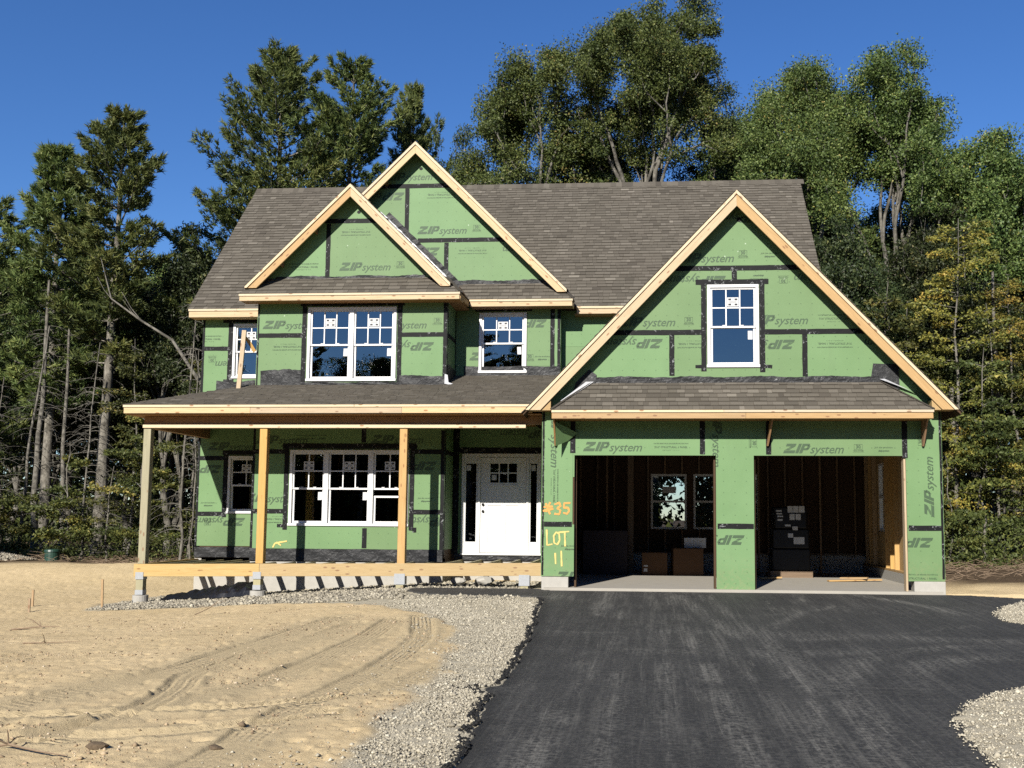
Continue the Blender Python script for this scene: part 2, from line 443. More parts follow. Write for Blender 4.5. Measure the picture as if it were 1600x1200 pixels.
class Wall:
    """a framed wall: core body, sheathing panels, tape and print, in (u,z) on a vertical plane"""
    def __init__(s,name,O,U,N,poly,holes=(),thick=.11,mat=None):
        s.O=Vector(O); s.U=Vector(U); s.N=Vector(N); s.holes=list(holes); s.panels=[]
        mb=MB()
        for q in cut([ccw(poly)],s.holes): s.prism(mb,q,-thick,0.0)
        s.o=mb.build(name,mat or MSHEATHIN,house)
    def P(s,u,z,d): return s.O+s.U*u+Vector((0,0,z))+s.N*d
    def prism(s,mb,q,d0,d1):
        n=len(q); v=[s.P(u,z,d0) for u,z in q]+[s.P(u,z,d1) for u,z in q]
        f=[tuple(range(n,2*n)),tuple(range(n-1,-1,-1))]+[(i,(i+1)%n,n+(i+1)%n,n+i) for i in range(n)]
        mb.add(v,f)
    def panel(s,poly,gap=.0015,holes=None,name='sheathing_panel'):
        q=ccw(poly); holes=s.holes if holes is None else holes
        pcs=cut([q],[(a-.0,b+.0,c_,d) for a,b,c_,d in holes])
        jit=random.uniform(0,.0015)
        s.panels.append(pcs)
        left=list(pcs); bb=lambda p:(min(a[0] for a in p),max(a[0] for a in p),min(a[1] for a in p),max(a[1] for a in p))
        while left:                                   # pieces that touch make one panel
            grp=[left.pop()]; k=0
            while k<len(grp):
                A=bb(grp[k]); k+=1
                for p in list(left):
                    B=bb(p); ox=min(A[1],B[1])-max(A[0],B[0]); oz=min(A[3],B[3])-max(A[2],B[2])
                    if ox>-1e-4 and oz>-1e-4 and max(ox,oz)>.01: grp.append(p); left.remove(p)
            mb=MB()
            for p in grp: s.prism(mb,p,.0005,.0115+jit)
            mb.build(name,MG,s.o)
    def tape(s,u0,z0,u1,z1,w=.094,d=.0155,mat=None,name='seam_tape'):
        """strip along a seam"""
        dv=Vector((u1-u0,z1-z0)); L=dv.length; dv/=L; nv=Vector((-dv.y,dv.x)); n=max(2,int(L/.12)); v=[];f=[]
        r=random.Random(int(abs(u0*991+z0*77+u1*31)*100))
        for i in range(n+1):
            p=Vector((u0,z0))+dv*(L*i/n)
            for sg in (-1,1):
                e=p+nv*(sg*w*.5+r.uniform(-.003,.003)); v.append(s.P(e.x,e.y,d+r.uniform(0,.0015))); v.append(s.P(e.x,e.y,.012))
        for i in range(n):
            a=i*4; b=a+4
            f+=[(a,b,b+2,a+2),(a,a+1,b+1,b),(a+2,b+2,b+3,a+3)]
        f+=[(0,2,3,1),(n*4,n*4+1,n*4+3,n*4+2)]
        return mobj(name,v,f,mat or MTAPE,s.o)
    def print(s,kind,u,z,rot=0,sc=1.0,limit=None):
        """flat print, trimmed to the panels of this wall"""
        a=math.radians(rot); ca,sa=math.cos(a),math.sin(a); v=[];f=[]
        polys=[p for pcs in s.panels for p in pcs] if limit is None else limit
        for t in prints(kind):
            q=ccw([(u+sc*(p[0]*ca-p[1]*sa), z+sc*(p[0]*sa+p[1]*ca)) for p in t])
            for cv in polys:
                r=clip_convex(q,cv)
                if r:
                    k=len(v); v+=[s.P(x,y,.0146) for x,y in r]; f.append(tuple(range(k,k+len(r))))
        if f: return mobj('printed_lettering',v,f,MPRINT,s.o)

def front(name,Y,poly,holes=()): return Wall(name,(0,Y,0),(1,0,0),(0,-1,0),poly,holes)

# ---- shingles
def shingle_tabs(origin,uax,vax,poly,seed,expo=.120,u_off=0.0):
    """tabs of laminated shingles on a sloped plane; returns list of (verts, faces, shade). u along the eave, v up the slope"""
    O=Vector(origin); U=Vector(uax).normalized(); V=Vector(vax).normalized(); N=U.cross(V).normalized()
    if N.z<0: N=-N
    poly=ccw(poly); us=[p[0] for p in poly]; vs=[p[1] for p in poly]; r=random.Random(seed); out=[]
    k=0; v0=min(vs)
    while v0<max(vs)-.002:
        v1=v0+expo; u=min(us)-r.uniform(0,.4)
        while u<max(us):
            w=r.choice((.09,.12,.14,.17,.2,.24)) ; hi=r.random()<.5
            q=clip_convex([(u,v0),(u+w,v0),(u+w,v1),(u,v1)],poly)
            if q and abs(area2(q))>4e-4:
                h=.017 if hi else .010; lip=r.uniform(-.001,.001)
                def pt(p,fl): 
                    t=(p[1]-v0)/expo
                    return O+U*p[0]+V*p[1]+N*((h*(1-t)+.002*t+lip) if fl else .0)
                n=len(q); vv=[pt(p,1) for p in q]+[pt(p,0) for p in q]
                ff=[(i,n+i,n+(i+1)%n,(i+1)%n) for i in range(n)]; nside=len(ff)
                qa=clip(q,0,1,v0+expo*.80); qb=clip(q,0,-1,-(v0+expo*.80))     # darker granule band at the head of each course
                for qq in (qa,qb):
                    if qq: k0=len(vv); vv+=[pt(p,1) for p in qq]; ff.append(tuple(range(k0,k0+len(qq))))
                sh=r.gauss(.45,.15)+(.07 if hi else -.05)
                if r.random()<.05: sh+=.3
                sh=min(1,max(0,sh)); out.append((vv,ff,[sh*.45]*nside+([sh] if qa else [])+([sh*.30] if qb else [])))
            u+=w+.003
        v0=v1; k+=1
    return out
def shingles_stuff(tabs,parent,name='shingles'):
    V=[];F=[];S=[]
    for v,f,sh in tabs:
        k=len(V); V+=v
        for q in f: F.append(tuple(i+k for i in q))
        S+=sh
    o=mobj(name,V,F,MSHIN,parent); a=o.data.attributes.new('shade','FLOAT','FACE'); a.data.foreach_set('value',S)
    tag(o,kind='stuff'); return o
def shingles_single(tabs,parent):
    for v,f,sh in tabs:
        o=mobj('shingle',v,f,MSHIN,parent); a=o.data.attributes.new('shade','FLOAT','FACE'); a.data.foreach_set('value',sh)
def roof_deck(name,pts,th=.05,mat=None,drop=.004):
    """roof boarding under the shingles: polygon pts (3D, top side) with thickness"""
    n=len(pts); P=[Vector(p)-Vector((0,0,drop)) for p in pts]; v=P+[p-Vector((0,0,th)) for p in P]
    f=[tuple(range(n)),tuple(range(2*n-1,n-1,-1))]+[(i,n+i,n+(i+1)%n,(i+1)%n) for i in range(n)]
    return mobj(name,v,f,mat or MSHEATHIN,house)

# ================= wall planes
YG,YP,YB,YC,YA=18.70,19.00,20.40,21.35,21.70
GX0,GX1,GC=-1.97,5.19,1.58
def grz(x): return 7.24-1.05*abs(x-GC)            # top of the garage gable roof
BC=-6.13
def brz(x): return 8.06-.99*abs(x-BC)
CCX=-5.02
def crz(x): return 9.29-.994*abs(x-CCX)
def mrz(y): return 5.75+1.07*(y-21.4)             # main roof, front slope

# ---- garage front wall with its gable
gtop=lambda x: grz(x)-.09
GH=[(-1.38,1.19,-1,2.40),(1.87,4.56,-1,2.40),(1.04,2.00,4.00,5.56)]
gw=front('garage_front_wall',YG,[(GX0,.2),(GX1,.2),(GX1,gtop(GX1)),(GC,gtop(GC)),(GX0,gtop(GX0))],GH)
def under(poly,top,xc):  # trim polygon below a gable's two slopes (45-ish)
    m=1.05 if top is gtop else (.99 if top is btop else .994)
    p=clip(poly,-m,1,top(xc)-m*xc); return clip(p,m,1,top(xc)+m*xc) if p else []
btop=lambda x: brz(x)-.08
ctop=lambda x: crz(x)-.08
def gp(x0,x1,z0,z1):
    q=under(rect(x0,x1,z0,z1),gtop,GC)
    if q: gw.panel(q)
gp(GX0,GX1,5.86,8)
gp(GX0,1.55,4.665,5.857); gp(1.553,GX1,4.665,5.857)
gp(GX0,.40,3.2,4.662); gp(.403,2.81,3.2,4.662); gp(2.813,GX1,3.2,4.662)
gp(GX0,-1.41,1.14,3.197); gp(-1.407,.95,2.0,3.197); gp(.953,2.14,1.125,3.197); gp(2.143,4.55,2.0,3.197); gp(4.553,GX1,1.115,3.197)
gp(GX0,-1.38,.2,1.137); gp(1.19,1.87,.0,1.122); gp(4.56,GX1,.18,1.112)
gw.tape(.35,5.86,2.82,5.86); gw.tape(1.55,5.81,1.55,5.63)
gw.tape(.84,5.60,2.17,5.60); gw.tape(-.83,4.665,.98,4.665,d=.0185); gw.tape(2.06,4.665,4.02,4.665,d=.0185)
gw.tape(.40,4.62,.40,3.86); gw.tape(2.81,4.62,2.81,3.84)
gw.tape(.985,5.55,.985,3.94); gw.tape(2.05,5.55,2.05,3.92)
gw.tape(.83,4.03,.94,4.03,w=.06); gw.tape(2.095,4.03,2.22,4.02,w=.06)
for x,zb in ((-1.41,2.44),(.95,2.42),(2.14,2.42),(4.55,2.36)): gw.tape(x,3.14,x,zb)
gw.tape(-1.93,1.14,-1.42,1.14); gw.tape(1.215,1.125,1.86,1.125); gw.tape(4.585,1.115,5.15,1.115)
gw.tape(GX0+.018,3.3,GX0+.018,.22,w=.035); gw.tape(GX1-.02,3.3,GX1-.02,.22,w=.04)
for a in (('logo',1.00,6.06,0),('30',1.71,6.11,0),('join',2.20,6.10,0),('logo',1.6,6.80,180),
          ('logo',.86,5.63,180),('logo',-.08,4.87,0),('30',.71,4.87,0),('join',1.99,5.68,180),('30',2.44,5.64,180),('logo',3.18,5.64,180),
          ('logo',2.33,4.89,0),('spec',3.37,4.91,0),('logo',-.30,4.46,180),('spec',.82,4.44,180),('logo',2.10,4.43,180),('spec',3.35,4.43,180),('logo',4.42,4.43,180),
          ('join',4.83,3.74,0),('logo',-.69,2.56,0),('spec',.38,2.56,0),('logo',2.93,2.53,0),('30',3.73,2.53,0),('join',4.18,2.52,0),
          ('logo',1.22,2.74,-90),('30',1.85,2.63,-90),('logo',-1.73,2.72,-90),('spec',-1.74,1.83,-90),('logo',1.16,.88,180),('logo',4.95,1.84,90),('logo',4.47,.86,180),
          ('30',4.86,2.66,90),('join',-1.45,.72,0),('logo',-1.18,.20,0),('spec',4.75,.24,0)): gw.print(*a)
mobj('vent_hole',[gw.P(GC+.06+.045*math.cos(a*.7),6.77+.045*math.sin(a*.7),.0162) for a in range(9)],[tuple(range(9))],MBLACK,gw.o)
# spray-painted marks
def stroke(w,pts,wd,mat,par,d=.017):
    v=[];f=[];r=random.Random(len(pts)+int(pts[0][0]*100)); P=[Vector(p) for p in pts]; Q=[]
    for i in range(len(P)-1):
        for k in range(4): Q.append(P[i].lerp(P[i+1],k/4))
    Q.append(P[-1])
    for i,p in enumerate(Q):
        t=(Q[min(i+1,len(Q)-1)]-Q[max(0,i-1)]).normalized(); n=Vector((-t.y,t.x)); h=wd*.5*r.uniform(.75,1.2)
        v+=[w.P(*(p+n*h),d+i*.00002),w.P(*(p-n*h),d+i*.00002)]
    for i in range(len(Q)-1): f.append((2*i,2*i+1,2*i+3,2*i+2))
    mobj('spray_paint_mark',v,f,mat,par)
S=lambda x,z: (-1.94+x,z)
for pts in ([S(.04,1.52),S(.12,1.32)],[S(.12,1.54),S(.05,1.36)],[S(0,1.45),S(.17,1.46)],[S(-.01,1.38),S(.18,1.42)],
            [S(.20,1.50),S(.29,1.53),S(.31,1.47),S(.25,1.43),S(.31,1.39),S(.29,1.32),S(.20,1.33)],
            [S(.49,1.53),S(.38,1.52),S(.37,1.44),S(.45,1.44),S(.47,1.38),S(.43,1.33),S(.36,1.35)]): stroke(gw,pts,.034,MSPRAY,gw.o)
for pts in ([S(.06,1.04),S(.07,.76),S(.17,.78)],[S(.24,1.0),S(.19,.93),S(.20,.80),S(.26,.77),S(.30,.85),S(.29,.96),S(.24,1.0)],[S(.27,.99),S(.47,1.01)],[S(.39,1.0),S(.40,.74)],
            [S(.22,.62),S(.23,.42)],[S(.33,.66),S(.34,.38)]): stroke(gw,pts,.028,MSPRAYY,gw.o)

# garage side and back walls
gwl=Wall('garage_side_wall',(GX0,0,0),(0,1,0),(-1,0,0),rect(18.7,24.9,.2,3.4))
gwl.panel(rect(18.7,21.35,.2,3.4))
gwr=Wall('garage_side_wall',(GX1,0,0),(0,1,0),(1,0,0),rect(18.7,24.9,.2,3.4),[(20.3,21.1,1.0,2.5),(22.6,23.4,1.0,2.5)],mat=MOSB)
for a,b in ((18.7,21.0),(21.003,23.4),(23.403,24.9)): gwr.panel(rect(a,b,.2,3.4))
for y in (21.0,23.4): gwr.tape(y,.25,y,3.3)
gwb=Wall('garage_back_wall',(0,24.9,0),(1,0,0),(0,1,0),rect(GX0,GX1,.2,3.4),[(.02,.88,1.0,2.32),(1.04,2.6,1.0,2.32)])
gwb.panel(rect(GX0,GX1,.2,3.4))
# right-hand end above the main roof end, and the gable body behind the front wall (closes the attic)
# stem walls and slab
for nm,(x0,x1,y0,y1,z0,z1) in dict(a=(GX0,-1.48,18.705,18.93,-.6,.198),b=(1.33,1.80,18.705,18.93,-.6,.16),c=(4.66,GX1+.012,18.69,18.93,-.6,.178),d=(GX0,GX0+.2,18.93,24.9,-.6,.198),e=(GX1-.2,GX1+.005,18.93,24.9,-.6,.198),f=(GX0,GX1,24.75,24.95,-.6,.42)).items():
    o=MB().box(x0,x1,y0,y1,z0,z1).build('foundation_wall',MCONC,house); bevel(o,.008,2)
MB().box(GX0+.05,GX1-.05,18.62,24.8,-.45,.0).build('garage_slab',MSLAB,house)
o=MB().box(1.30,1.33,18.69,18.712,.0,.2).build('sheathing_strip',MG,house)
# jambs of the openings and studs of the garage
for x in (-1.38,1.19,1.87,4.56):
    sg=1 if x in(-1.38,1.87) else -1; y=18.79 if x==4.56 else 18.89
    lumber('door_jamb',(x+sg*.018,y,.0),(x+sg*.018,y,2.38),.16,.036,MLUM if x==4.56 else MSHEATHIN,house,upv=(0,1,0))
stud_me=None
x=GX0+.3
while x<GX1-.2:
    hole=[h for h in ((.02,.88),(1.04,2.6)) if h[0]-.03<x<h[1]+.03]
    for z0,z1 in (((.43,.99),(2.33,3.0)) if hole else ((.43,3.0),)):
        lumber('stud',(x,24.73,z0),(x,24.73,z1),.09,.04,MSTUD,gwb.o,upv=(0,1,0),bev=0)
    x+=.406
for y in np.arange(19.1,24.6,.406):
    ok=not(20.25<y<21.15 or 22.55<y<23.45)
    if ok: lumber('stud',(GX1-.155,y,.24),(GX1-.155,y,3.0),.09,.04,MLUM2,gwr.o,upv=(1,0,0),bev=0)
    lumber('stud',(GX0+.155,y,.24),(GX0+.155,y,3.0),.09,.04,MSTUD,gwl.o,upv=(1,0,0),bev=0)
MB().box(GX1-.20,GX1-.11,18.8,24.79,.2,.238).build('sill_plate',MLUM2,gwr.o)
for q in (.22,): MB().box(GX0+.12,GX1-.2,24.69,24.78,.421,.46).build('sill_plate',MSTUD,gwb.o)
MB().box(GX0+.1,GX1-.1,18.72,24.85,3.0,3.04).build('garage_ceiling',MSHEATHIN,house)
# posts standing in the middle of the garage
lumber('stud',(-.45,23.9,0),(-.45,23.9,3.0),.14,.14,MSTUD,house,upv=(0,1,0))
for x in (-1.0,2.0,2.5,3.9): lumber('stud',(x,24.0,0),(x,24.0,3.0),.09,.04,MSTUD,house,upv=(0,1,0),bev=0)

# ---- main wall and bays
aw=front('main_front_wall',YA,[(-9.85,.35),(3.55,.35),(3.55,5.75),(-9.85,5.75)],[(-9.17,-8.35,4.24,5.48),(-9.17,-8.35,1.29,2.56),(-8.0,-1.95,.4,2.6),(-6.9,-2.3,4.0,5.5),(GX0+.11,3.56,0,3.1)])
for z0,z1 in ((.60,1.29),(1.293,2.50),(2.503,3.5),(3.503,4.915),(4.918,5.70)):
    aw.panel(rect(-9.85,-8.1,z0,z1),holes=aw.holes[:2])
    if z0>3: aw.panel(rect(-1.9,3.55,z0,z1),holes=[])
aw.tape(-9.83,4.916,-9.25,4.916); aw.tape(-9.83,1.29,-9.24,1.29); aw.tape(-9.83,2.50,-9.24,2.50); aw.tape(-9.83,5.7,-9.83,3.7,w=.05); aw.tape(-9.83,3.1,-9.83,.6,w=.05)
aw.tape(-9.22,5.56,-9.22,4.12,w=.1,d=.018); aw.tape(-9.40,5.54,-8.15,5.54,w=.1); aw.tape(-9.22,2.66,-9.22,1.22,w=.1,d=.018); aw.tape(-9.3,2.62,-8.15,2.62,w=.1); aw.tape(-9.35,4.20,-9.12,4.20,w=.07)
for a in (('spec',-9.75,5.14,0),('30',-9.62,4.69,180),('logo',-9.1,2.76,0),('logo',-9.85,2.26,180),('join',-9.58,1.50,0),('30',-9.58,1.12,180),('logo',-9.28,1.12,180),('logo',-9.0,4.55,180)): aw.print(*a)

BX0,BX1=-8.10,-4.14
BHOLES=[(-7.05,-5.17,4.0,5.56),(-7.33,-4.85,1.05,2.61)]
bw=front('bay_front_wall',YB,[(BX0,.35),(BX1,.35),(BX1,5.74),(BX0,5.74)],BHOLES)
for x0,x1,z0,z1 in ((BX0,-6.1,4.967,5.72),(-6.097,BX1,4.967,5.72),(BX0,-6.1,3.7,4.964),(-6.097,BX1,3.7,4.964),(BX0,-5.80,2.567,3.6),(-5.797,BX1,2.567,3.6),(BX0,-5.80,1.352,2.564),(-5.797,BX1,1.352,2.564),(BX0,-5.74,.60,1.349),(-5.737,BX1,.60,1.349)):
    bw.panel(rect(x0,x1,z0,z1))
bw.tape(-8.08,4.965,-7.12,4.965); bw.tape(-5.1,4.965,-4.16,4.965); bw.tape(-7.11,5.65,-7.11,3.9,d=.019); bw.tape(-5.11,5.65,-5.11,3.9,d=.019); bw.tape(-7.2,5.62,-5.02,5.62,d=.022)
bw.tape(BX1-.03,5.7,BX1-.03,3.9,w=.075); bw.tape(BX1-.03,3.0,BX1-.03,.55,w=.075); bw.tape(BX0+.02,3.1,BX0+.02,.6,w=.05); bw.tape(BX0+.02,5.7,BX0+.02,3.9,w=.03)
bw.tape(-8.08,2.565,-7.4,2.565); bw.tape(-4.78,2.565,-4.17,2.565); bw.tape(-8.08,1.35,-7.4,1.35); bw.tape(-4.78,1.35,-4.17,1.35)
bw.tape(-7.39,2.72,-7.39,.98,d=.019); bw.tape(-4.79,2.72,-4.79,.98,d=.019); bw.tape(-7.48,2.675,-4.7,2.675,w=.11,d=.022); bw.tape(-5.74,1.02,-5.74,.62); bw.tape(-5.80,3.3,-5.80,2.75); bw.tape(-7.55,1.06,-7.42,1.06,w=.07); bw.tape(-4.76,.99,-4.68,.99,w=.1)
for a in (('logo',-7.46,5.19,0),('spec',-7.45,4.72,180),('logo',-5.10,5.18,0),('30',-4.33,5.23,0),('logo',-4.93,4.72,180),('logo',-7.52,2.81,0),('logo',-5.12,2.82,0),('logo',-7.72,1.62,0),('spec',-7.5,1.18,180),('logo',-4.83,2.28,180),('join',-4.5,1.60,0),('logo',-4.47,1.16,180),('spec',-6.9,2.84,0)): bw.print(*a)
stroke(bw,[(-7.62,.62),(-7.58,.70),(-7.5,.72),(-7.33,.75)],.03,MSPRAYY,bw.o,d=.02)
stroke(bw,[(-7.55,.73),(-7.45,.66)],.025,MSPRAYY,bw.o,d=.021)
bs=Wall('bay_side_wall',(BX1,0,0),(0,1,0),(1,0,0),rect(20.4,21.7,.35,5.74),thick=.11)
for z0,z1 in ((.6,1.349),(1.352,2.564),(2.567,3.6),(3.6,4.964),(4.967,5.72)): bs.panel(rect(20.4,21.35,z0,z1))
for z in (4.965,2.565): bs.tape(20.42,z,21.33,z)
bs.tape(20.44,5.7,20.44,4.0,w=.08); bs.tape(21.30,5.7,21.30,4.2,w=.09); bs.tape(20.44,3.1,20.44,.5,w=.08); bs.tape(21.30,3.1,21.30,.5,w=.09)
bs2=Wall('bay_side_wall',(BX0,0,0),(0,1,0),(-1,0,0),rect(20.4,21.7,.35,5.74),thick=.11)
for z0,z1 in ((.6,2.564),(2.567,4.964),(4.967,5.72)): bs2.panel(rect(20.4,21.69,z0,z1))

CX0,CX1=BX1,-1.90
cw=front('entry_bay_front_wall',YC,[(CX0,.35),(GX0,.35),(GX0,3.6),(CX1,3.6),(CX1,5.78),(CX0,5.78)] and rect(CX0,CX1,.35,5.78),[(-3.64,-2.60,4.29,5.61),(-3.95,-2.27,.47,2.60)])
for x0,x1,z0,z1 in ((CX0,-2.06,4.45,5.75),(-2.057,CX1,4.45,5.75),(CX0,CX1,3.6,4.447),(CX0,GX0,2.66,3.6),(CX0,GX0,.5,2.657)): cw.panel(rect(x0,x1,z0,z1))
cw.tape(-2.06,5.7,-2.06,4.4); cw.tape(CX1-.025,5.7,CX1-.025,4.2,w=.06); cw.tape(-4.1,2.66,-2.0,2.66,w=.12); cw.tape(-3.72,5.68,-2.5,5.68,w=.11); cw.tape(-2.1,.5,-2.1,.9,w=.1); cw.tape(-4.07,3.2,-4.07,.5,w=.12)
for a in (('logo',-3.3,4.66,0),('logo',-2.72,5.36,180),('30',-2.54,4.62,0),('join',-2.27,4.62,0),('logo',-2.6,3.0,180),('join',-3.5,3.05,180)): cw.print(*a)
cs=Wall('entry_bay_side_wall',(CX1,0,0),(0,1,0),(1,0,0),rect(21.35,21.7,3.4,5.78))
cs.panel(rect(21.35,21.69,3.4,5.75)); cs.tape(21.38,5.7,21.38,4.2,w=.06)

# gables over the bays
bg_w=front('bay_gable_wall',YB,[(-7.95,6.0),(-4.31,6.0),(-4.31,btop(-4.31)),(BC,btop(BC)),(-7.95,btop(-7.95))])
for q in (rect(-8,-4.3,7.365,8.2),rect(-8,-6.66,5.98,7.362),rect(-6.657,-4.3,5.98,7.362)):
    q=under(q,btop,BC)
    if q: bg_w.panel(q)
bg_w.tape(-6.75,7.364,-5.4,7.364); bg_w.tape(-6.66,7.31,-6.66,6.2)
for a in (('spec',-6.08,7.12,180),('logo',-5.88,6.40,0),('30',-5.13,6.42,0),('spec',-7.17,6.41,0)): bg_w.print(*a)
mobj('vent_hole',[bg_w.P(-6.03+.04*math.cos(a*.7),7.55+.035*math.sin(a*.7),.0162) for a in range(9)],[tuple(range(9))],MBLACK,bg_w.o)
cg=front('entry_gable_wall',YC,[(-7.2,6.0),(-1.97,6.0),(-1.97,ctop(-1.97)),(CCX,ctop(CCX)),(-7.2,ctop(-7.2))])
for q in (rect(-7.2,-1.9,8.405,9.4),rect(-7.2,-5.25,7.195,8.402),rect(-5.247,-1.9,7.195,8.402),rect(-7.2,-4.37,5.98,7.192),rect(-4.367,-1.9,5.98,7.192)):
    q=under(q,ctop,CCX)
    if q: cg.panel(q)
cg.tape(-5.85,8.404,-4.2,8.404); cg.tape(-5.25,8.35,-5.25,7.3); cg.tape(-5.0,7.194,-3.0,7.194); cg.tape(-4.37,7.14,-4.37,6.4)
for a in (('logo',-5.25,8.62,0),('logo',-5.85,8.18,180),('spec',-4.50,8.19,180),('logo',-4.48,7.42,0),('30',-3.72,7.44,0),('spec',-3.80,6.95,180),('logo',-5.05,6.95,180),('logo',-2.60,6.95,180)): cg.print(*a)
mobj('vent_hole',[cg.P(-4.96+.04*math.cos(a*.7),8.79+.035*math.sin(a*.7),.0162) for a in range(9)],[tuple(range(9))],MBLACK,cg.o)

# other outer walls (seen from the side only) and floors
for nm,x,n in (('main_side_wall',-9.85,-1),('main_side_wall',3.55,1)):
    sw=Wall(nm,(x,0,0),(0,1,0),(n,0,0),[(21.7,.35 if n<0 else 3.4),(28.3,.35 if n<0 else 3.4),(28.3,5.7),(25.0,9.1),(21.7,5.7)])
    for z0,z1 in ((.6,2.0),(2.003,3.4),(3.403,4.8),(4.803,5.7)):
        if n>0 and z0<3: continue
        for a,b in ((21.7,24.1),(24.103,26.5),(26.503,28.3)): sw.panel(rect(a,b,z0,z1))
    q=clip(clip(rect(21.7,28.3,5.703,9.2),-1.03,1,5.68-1.03*21.7),1.03,1,5.68+1.03*28.3); sw.panel(q)
    for z in (2.0,3.4,4.8,5.7):
        if n<0 or z>3: sw.tape(21.72,z,28.28,z)
bkw=Wall('main_back_wall',(0,28.3,0),(1,0,0),(0,1,0),rect(-9.85,3.55,.35,5.7),[(-.15,3.2,.5,2.9)])
for a,b in ((-9.85,-5.0),(-4.997,0),(0.003,3.55)): bkw.panel(rect(a,b,.6,5.7))
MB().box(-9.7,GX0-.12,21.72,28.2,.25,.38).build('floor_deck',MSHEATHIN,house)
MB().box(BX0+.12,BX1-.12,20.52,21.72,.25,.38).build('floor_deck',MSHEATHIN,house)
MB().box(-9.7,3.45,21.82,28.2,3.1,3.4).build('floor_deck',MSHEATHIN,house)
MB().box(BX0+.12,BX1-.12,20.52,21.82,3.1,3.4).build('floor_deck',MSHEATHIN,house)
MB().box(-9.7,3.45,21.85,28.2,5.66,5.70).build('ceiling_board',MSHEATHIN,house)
# inner partitions: bare studs seen through the panes
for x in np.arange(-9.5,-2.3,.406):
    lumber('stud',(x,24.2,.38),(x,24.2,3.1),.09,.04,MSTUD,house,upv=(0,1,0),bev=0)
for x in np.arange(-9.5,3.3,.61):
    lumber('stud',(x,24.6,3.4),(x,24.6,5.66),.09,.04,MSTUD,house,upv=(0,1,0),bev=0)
# foundation under house
for x0,x1,y0,y1 in ((-9.85,BX0-.0,21.72,21.95),(BX0,BX1,20.42,20.65),(BX1,GX0,21.37,21.6),(BX1-.23,BX1-.002,20.65,21.37),(BX0+.002,BX0+.23,20.65,21.72),(-9.85,-9.62,21.95,28.3)):
    MB().box(x0,x1,y0,y1,-.9,.42).build('foundation_wall',MCONC,house)

# ---- dark flashing membrane strips along wall bases
def membrane(w,u0,u1,z0,z1,amp=.02,d=.02,name='flashing_membrane',mat=None,seed=1):
    n=max(4,int((u1-u0)/.06)); v=[];f=[];m=4; r=random.Random(seed)
    top=[z1+amp*math.sin(i*.31+seed)*.6+r.uniform(-amp,amp)*.4 for i in range(n+1)]
    for i in range(n+1):
        u=u0+(u1-u0)*i/n
        for k in range(m+1):
            t=k/m; z=z0+(top[i]-z0)*t
            v.append(w.P(u,z,d+.012*(math.sin(u*9+seed+t*5)*.5+.5)*(.3+t*.7)+r.uniform(0,.006)))
    for i in range(n):
        for k in range(m):
            a=i*(m+1)+k; b=a+m+1; f.append((a,b,b+1,a+1))
    return mobj(name,v,f,mat or MMEM,w.o)
membrane(bw,BX0,BX1,.36,.60,.006,seed=2)
membrane(aw,-9.85,BX0,.36,.58,.006,seed=3)
membrane(cw,CX0+.05,GX0-.03,.36,.50,.006,seed=4)
membrane(bw,-8.0,-7.15,3.9,4.24,.03,seed=5); membrane(bw,-7.15,-5.1,3.9,3.99,.01,seed=6); membrane(bw,-5.1,BX1-.02,3.9,4.12,.02,seed=7)
membrane(cw,CX0+.2,CX1,4.2,4.44,.012,seed=8); membrane(aw,-9.5,BX0-.02,3.86,4.2,.03,seed=9)
membrane(gw,-1.25,4.3,3.68,3.84,.018,seed=10); membrane(bg_w,-7.75,-4.6,6.08,6.20,.02,seed=11); membrane(cg,-4.2,-2.1,6.1,6.30,.02,seed=12)
membrane(bs,20.42,21.3,3.9,4.35,.02,seed=13)
mobj('flashing_membrane',[gw.P(3.96,3.70,.03),gw.P(4.48,3.60,.035),gw.P(4.47,4.05,.03),gw.P(4.02,4.07,.03)],[(0,1,2,3)],MMEM,gw.o)
mobj('flashing_membrane',[gw.P(-1.42,3.56,.03),gw.P(-1.0,3.70,.05),gw.P(-.98,3.88,.03),gw.P(-1.12,3.98,.03),gw.P(-1.36,3.74,.03)],[(0,1,2,3,4)],MMEM,gw.o)
# foil strip stepped along the small gable roof where it meets the taller gable wall
def foil(u0,u1,off,wd,mat,seed,d=.03):
    r=random.Random(seed); v=[];f=[];n=28
    for i in range(n+1):
        x=u0+(u1-u0)*i/n; z=brz(x)+off
        v+=[cg.P(x,z,d+r.uniform(0,.02)),cg.P(x+wd*.7+r.uniform(-.01,.01),z+wd*.7,d+r.uniform(0,.03))]
    for i in range(n): f.append((2*i,2*i+2,2*i+3,2*i+1))
    return mobj('valley_flashing',v,f,mat,cg.o)
foil(-5.75,-4.05,.02,.17,MMEM,3); foil(-5.85,-3.98,.0,.07,MSILVER,4,.06)

# ---- roofs
# main roof
RX0,RX1=-10.06,3.68
sl=math.hypot(1,1.07)
mdeck=roof_deck('main_roof',[(RX0,21.4,5.75),(RX1,21.4,5.75),(RX1,25.0,9.60),(RX0,25.0,9.60)],.06)
mback=roof_deck('main_roof',[(RX1,28.6,5.75),(RX0,28.6,5.75),(RX0,25.0,9.60),(RX1,25.0,9.60)],.06)
L=3.6*sl
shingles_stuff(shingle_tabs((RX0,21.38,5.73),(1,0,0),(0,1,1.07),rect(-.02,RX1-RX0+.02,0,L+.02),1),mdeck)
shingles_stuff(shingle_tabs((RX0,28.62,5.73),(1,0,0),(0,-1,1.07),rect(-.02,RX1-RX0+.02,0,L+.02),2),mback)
tabs=[]
for side in (1,-1): tabs+=shingle_tabs((RX0,25.0-side*.14,9.60-.15*1.0),(1,0,0),(0,side,1.07),rect(-.02,RX1-RX0+.02,0,.20),30+side,expo=.205)
for t in tabs: pass
cap=MB()
x=RX0-.02
